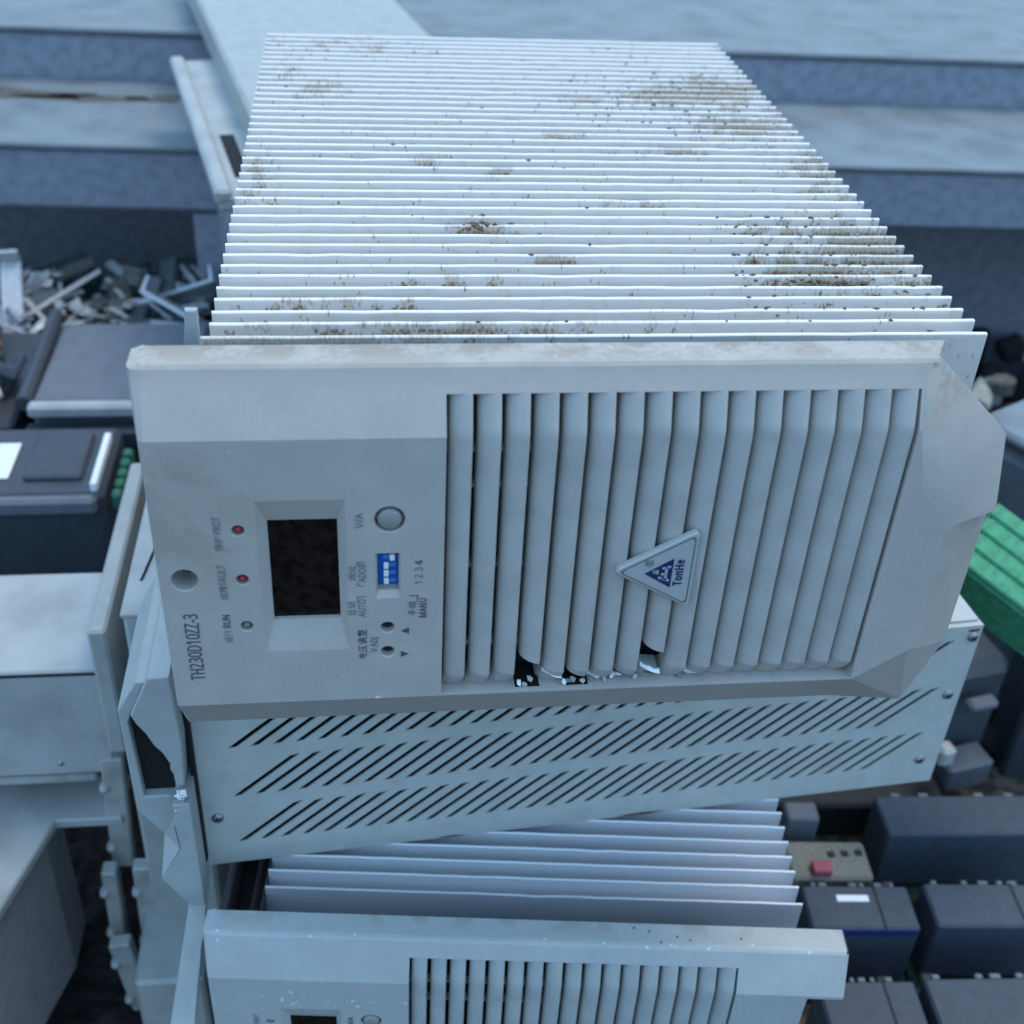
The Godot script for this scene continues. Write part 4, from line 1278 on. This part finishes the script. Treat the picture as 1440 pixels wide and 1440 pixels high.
	# stacked flanges further down
	var specs := [[-0.2660, -0.290, -0.268, 0.0170, 0.124, 0.012, -0.05], [-0.2450, -0.376, -0.234, 0.0200, 0.112, 0.012, -0.03], [-0.276, -0.392, -0.245, 0.0120, 0.092, 0.014, -0.03], [-0.2640, -0.440, -0.212, 0.0170, 0.088, 0.012, 0.10]]
	var lab := ["pale upright mounting flange highest in the row under the left modules", "beige mounting flange in the middle of the row below the broken handle", "narrow mounting flange with round studs, left of the beige flange", "lowest pale mounting flange, at the bottom left of the stack"]
	for i in 4:
		var s: Array = specs[i]
		var f := thing("mounting_flange", lab[i], "mounting flange", at(s[0], s[1] - s[4], s[2], 0.0), "mounting flanges down the left stack")
		var tilt := Transform3D(Basis(Vector3.BACK, s[6]), Vector3(s[0], s[1] - s[4] / 2 + H, s[2]))
		part(f, "plate", bxm(Vector3(s[3], s[4], s[5]), 0.0015), M.beige_box, tilt)
		for q in 2:
			var st := MB.new()
			st.grp = 1
			st.lathe([Vector2(0.0001, 0.004), Vector2(0.003, 0.003), Vector2(0.0042, 0.0), Vector2(0.0042, -0.004)], 12)
			part(f, "stud", st.mesh(), M.white_box, tilt * Transform3D(Basis(), Vector3(-s[3] * 0.42, -s[4] * 0.3 + q * s[4] * 0.55, s[5] * 0.5)))
	var lo := thing("charger_module", "grey module at the foot of the left stack, half hidden behind the flanges", "charger module", at(-0.24, -0.53, -0.30), "charger modules stacked at left")
	part(lo, "body", bxm(Vector3(0.052, 0.100, 0.10), 0.003), M.sheet, at(-0.2240, -0.4800, -0.2140))


# ---------------------------------------------------------------- right
func relay(label: String, x: float, y: float, z: float, sx: float, sy: float, sz: float, turn: float, stripe := false) -> void:
	var X := at(x, y, z, turn)
	var t := thing("relay_box", label, "relay", at(x, y - sy, z, turn), "black relays on circuit boards")
	var b := MB.new()
	b.box(Vector3(0, -sy * 0.42, 0), Vector3(sx, sy * 0.84, sz), 0.002)
	part(t, "housing", b.mesh(), M.relay, X)
	var s := MB.new()
	s.box(Vector3(sx * 0.18, 0.0002, 0), Vector3(0.0015, 0.0014, sz * 0.98))
	part(t, "seam", s.mesh(), M.black, X)
	var p := MB.new()
	p.box(Vector3(0, -sy * 0.95, 0.004), Vector3(sx + 0.012, sy * 0.1, sz + 0.018), 0.001)
	var board := part(t, "circuit_board", p.mesh(), M.pcb, X)
	for q in [[-0.44, 0.55], [0.3, 0.55]]:
		var c := MB.new()
		c.box(Vector3(sx * q[0], -sy * 0.86, sz * q[1]), Vector3(0.010, sy * 0.16, 0.010), 0.001)
		part(t, "terminal_post", c.mesh(), M.terminal, X, board)
	for q in 7:
		if (q * 3 + int(sx * 900)) % 5 == 0:
			continue
		var c := MB.new()
		c.box(Vector3(-sx * 0.40 + q * sx * 0.125 + 0.002 * sin(q * 4.0 + sx * 90.0), -sy * 0.04, -sz * 0.53), Vector3(minf(sx * (0.05 + 0.03 * (q % 2)), 0.009), 0.005, 0.005), 0.001)
		part(t, "pin", c.mesh(), M.grey_box, X)
	if stripe:
		var c := MB.new()
		c.box(Vector3(-sx * 0.05, 0.0004, -sz * 0.18), Vector3(0.026, 0.0010, 0.006))
		part(t, "paper_label", c.mesh(), M.label_white, X)
		var d := MB.new()
		d.box(Vector3(0, -sy * 0.06, sz * 0.5), Vector3(sx * 0.95, sy * 0.10, 0.0012))
		part(t, "blue_band", d.mesh(), M.blue_print, X)


func right_side() -> void:
	relay("long black relay at right, under the slotted panel's right end", 0.475, -0.40, -0.2560, 0.205, 0.080, 0.044, -0.06)
	relay("black relay with a white paper label and blue band, right of the lower fins", 0.3210, -0.40, -0.1700, 0.088, 0.080, 0.042, -0.08, true)
	relay("black relay right of the labelled one, at the right edge", 0.4330, -0.40, -0.1640, 0.108, 0.080, 0.042, -0.08)
	relay("black relay at the bottom edge, just right of the lower module's notch", 0.3000, -0.40, -0.0780, 0.075, 0.080, 0.052, -0.06)
	relay("black relay in the bottom right corner of the picture", 0.4080, -0.40, -0.0700, 0.125, 0.080, 0.058, -0.06)
	var tray := solid("board_pallet", bxm(Vector3(0.62, 0.048, 0.40), 0.004), M.plank, at(0.50, -0.5058, -0.19, -0.05), "dark wooden board under the black relays at right", "wooden board")
	tray.name = "board_pallet"
	# connector
	var c := thing("terminal_connector", "beige terminal connector with a red tab beside the lower module's fins", "connector", at(0.312, -0.48, -0.236, -0.08))
	part(c, "body", bxm(Vector3(0.070, 0.034, 0.040), 0.003), M.terminal, at(0.312, -0.421, -0.222, -0.08))
	part(c, "red_tab", bxm(Vector3(0.016, 0.008, 0.012), 0.001), M.red_tab, at(0.302, -0.401, -0.210, -0.08))
	part(c, "upper_block", bxm(Vector3(0.028, 0.030, 0.02), 0.002), M.grey_box, at(0.302, -0.410, -0.268, -0.08))
	part(c, "circuit_board", bxm(Vector3(0.080, 0.040, 0.05), 0.001), M.pcb, at(0.314, -0.461, -0.2200, -0.08))
	for i in 3:
		part(c, "socket", bxm(Vector3(0.006, 0.002, 0.006), 0.0005), M.black, at(0.316 + i * 0.012, -0.4038, -0.226, -0.08))
	# black crate added to stand for deep shade under the slotted panel
	var bc := thing("shade_filler", "added black crate in the shade behind the beige terminal connector", "filler", at(0.36, -0.53, -0.375, -0.08))
	part(bc, "filler_wall", bxm(Vector3(0.20, 0.085, 0.13), 0.003), M.black, at(0.36, -0.4865, -0.375, -0.08))
	part(bc, "filler_rim", bxm(Vector3(0.208, 0.008, 0.138), 0.003), M.black, at(0.36, -0.440, -0.375, -0.08))
	# green ribbed terminal block
	var gt := thing("terminal_block", "bright green ribbed plug terminal block at the right edge", "terminal block", at(0.43, -0.30, -0.30, -0.6))
	var GX := Transform3D(Basis(Vector3(0.70, -0.34, 0.62).normalized(), Vector3(0.02, 0.88, 0.47).normalized(), Vector3(-0.71, -0.32, 0.63).normalized()).orthonormalized(), Vector3(0.452, -0.176 + H, -0.283))
	part(gt, "body", bxm(Vector3(0.13, 0.05, 0.070), 0.004), M.green, GX)
	for i in 4:
		part(gt, "rib", bxm(Vector3(0.13, 0.004, 0.0145), 0.0015), M.green, GX * Transform3D(Basis(), Vector3(0, 0.0255, -0.0265 + i * 0.0177)))
	var gs := thing("steel_rack", "dark steel stand under the green terminal block at the right edge", "stand", at(0.45, -0.53, -0.30))
	part(gs, "column", bxm(Vector3(0.07, 0.33, 0.08), 0.004), M.dark_box, at(0.600, -0.365, -0.400, -0.3))
	# grey housing behind the panel's right end
	var h := thing("motor_housing", "grey machine housing with white fittings behind the slotted panel's right end", "housing", at(0.44, -0.53, -0.42))
	part(h, "body", bxm(Vector3(0.10, 0.20, 0.10), 0.012), M.dark_box, at(0.475, -0.430, -0.415, 0.2))
	part(h, "fitting", bxm(Vector3(0.030, 0.010, 0.014), 0.003), M.grey_box, at(0.492, -0.358, -0.350, 0.2))
	part(h, "fitting", bxm(Vector3(0.016, 0.020, 0.016), 0.003), M.white_box, at(0.455, -0.395, -0.325, 0.2))
	part(h, "lower_bracket", bxm(Vector3(0.05, 0.03, 0.03), 0.003), M.grey_box, at(0.490, -0.435, -0.345, 0.2))
	# grey blue drum part and pale debris at the right edge
	var p := thing("steel_duct", "blue grey steel duct at the right edge behind the front cover", "duct", at(0.66, -0.53, -0.55, 0.4))
	part(p, "wall", bxm(Vector3(0.20, 0.34, 0.14), 0.02), M.grey_box, at(0.66, -0.36, -0.55, 0.5))
	part(p, "rim", bxm(Vector3(0.21, 0.012, 0.15), 0.004), M.galv_top, at(0.66, -0.186, -0.55, 0.5))
	var rr := RandomNumberGenerator.new(); rr.seed = 44
	for i in 12:
		var b := MB.new()
		var pl := PackedVector2Array()
		for a in 7:
			var an := TAU * a / 7
			pl.append(Vector2(cos(an), sin(an) * 0.7) * rr.randf_range(0.010, 0.034))
		b.prism(pl, rr.randf_range(0.006, 0.02), -0.006, 0.003)
		solid("plastic_shard", b.mesh(), [M.beige_debris, M.galv_top, M.beige_debris, M.scrap_c][i % 4], Transform3D(Basis.from_euler(Vector3(rr.randf_range(-1.6, -0.6), rr.randf() * TAU, rr.randf())), Vector3(rr.randf_range(0.64, 0.82), -0.33 + rr.randf_range(-0.02, 0.07) + H, rr.randf_range(-0.86, -0.68))), "pale broken plastic shard on the rubble at the right edge", "plastic shard", "plastic shards on the rubble")
	var sup := MB.new()
	sup.box(Vector3(0.74, -0.445, -0.77), Vector3(0.26, 0.17, 0.24), 0.02)
	solid("rubble_block", sup.mesh(), M.scrap_c, at(0, 0, 0), "dull brown block under the pale shards at the right edge", "block")
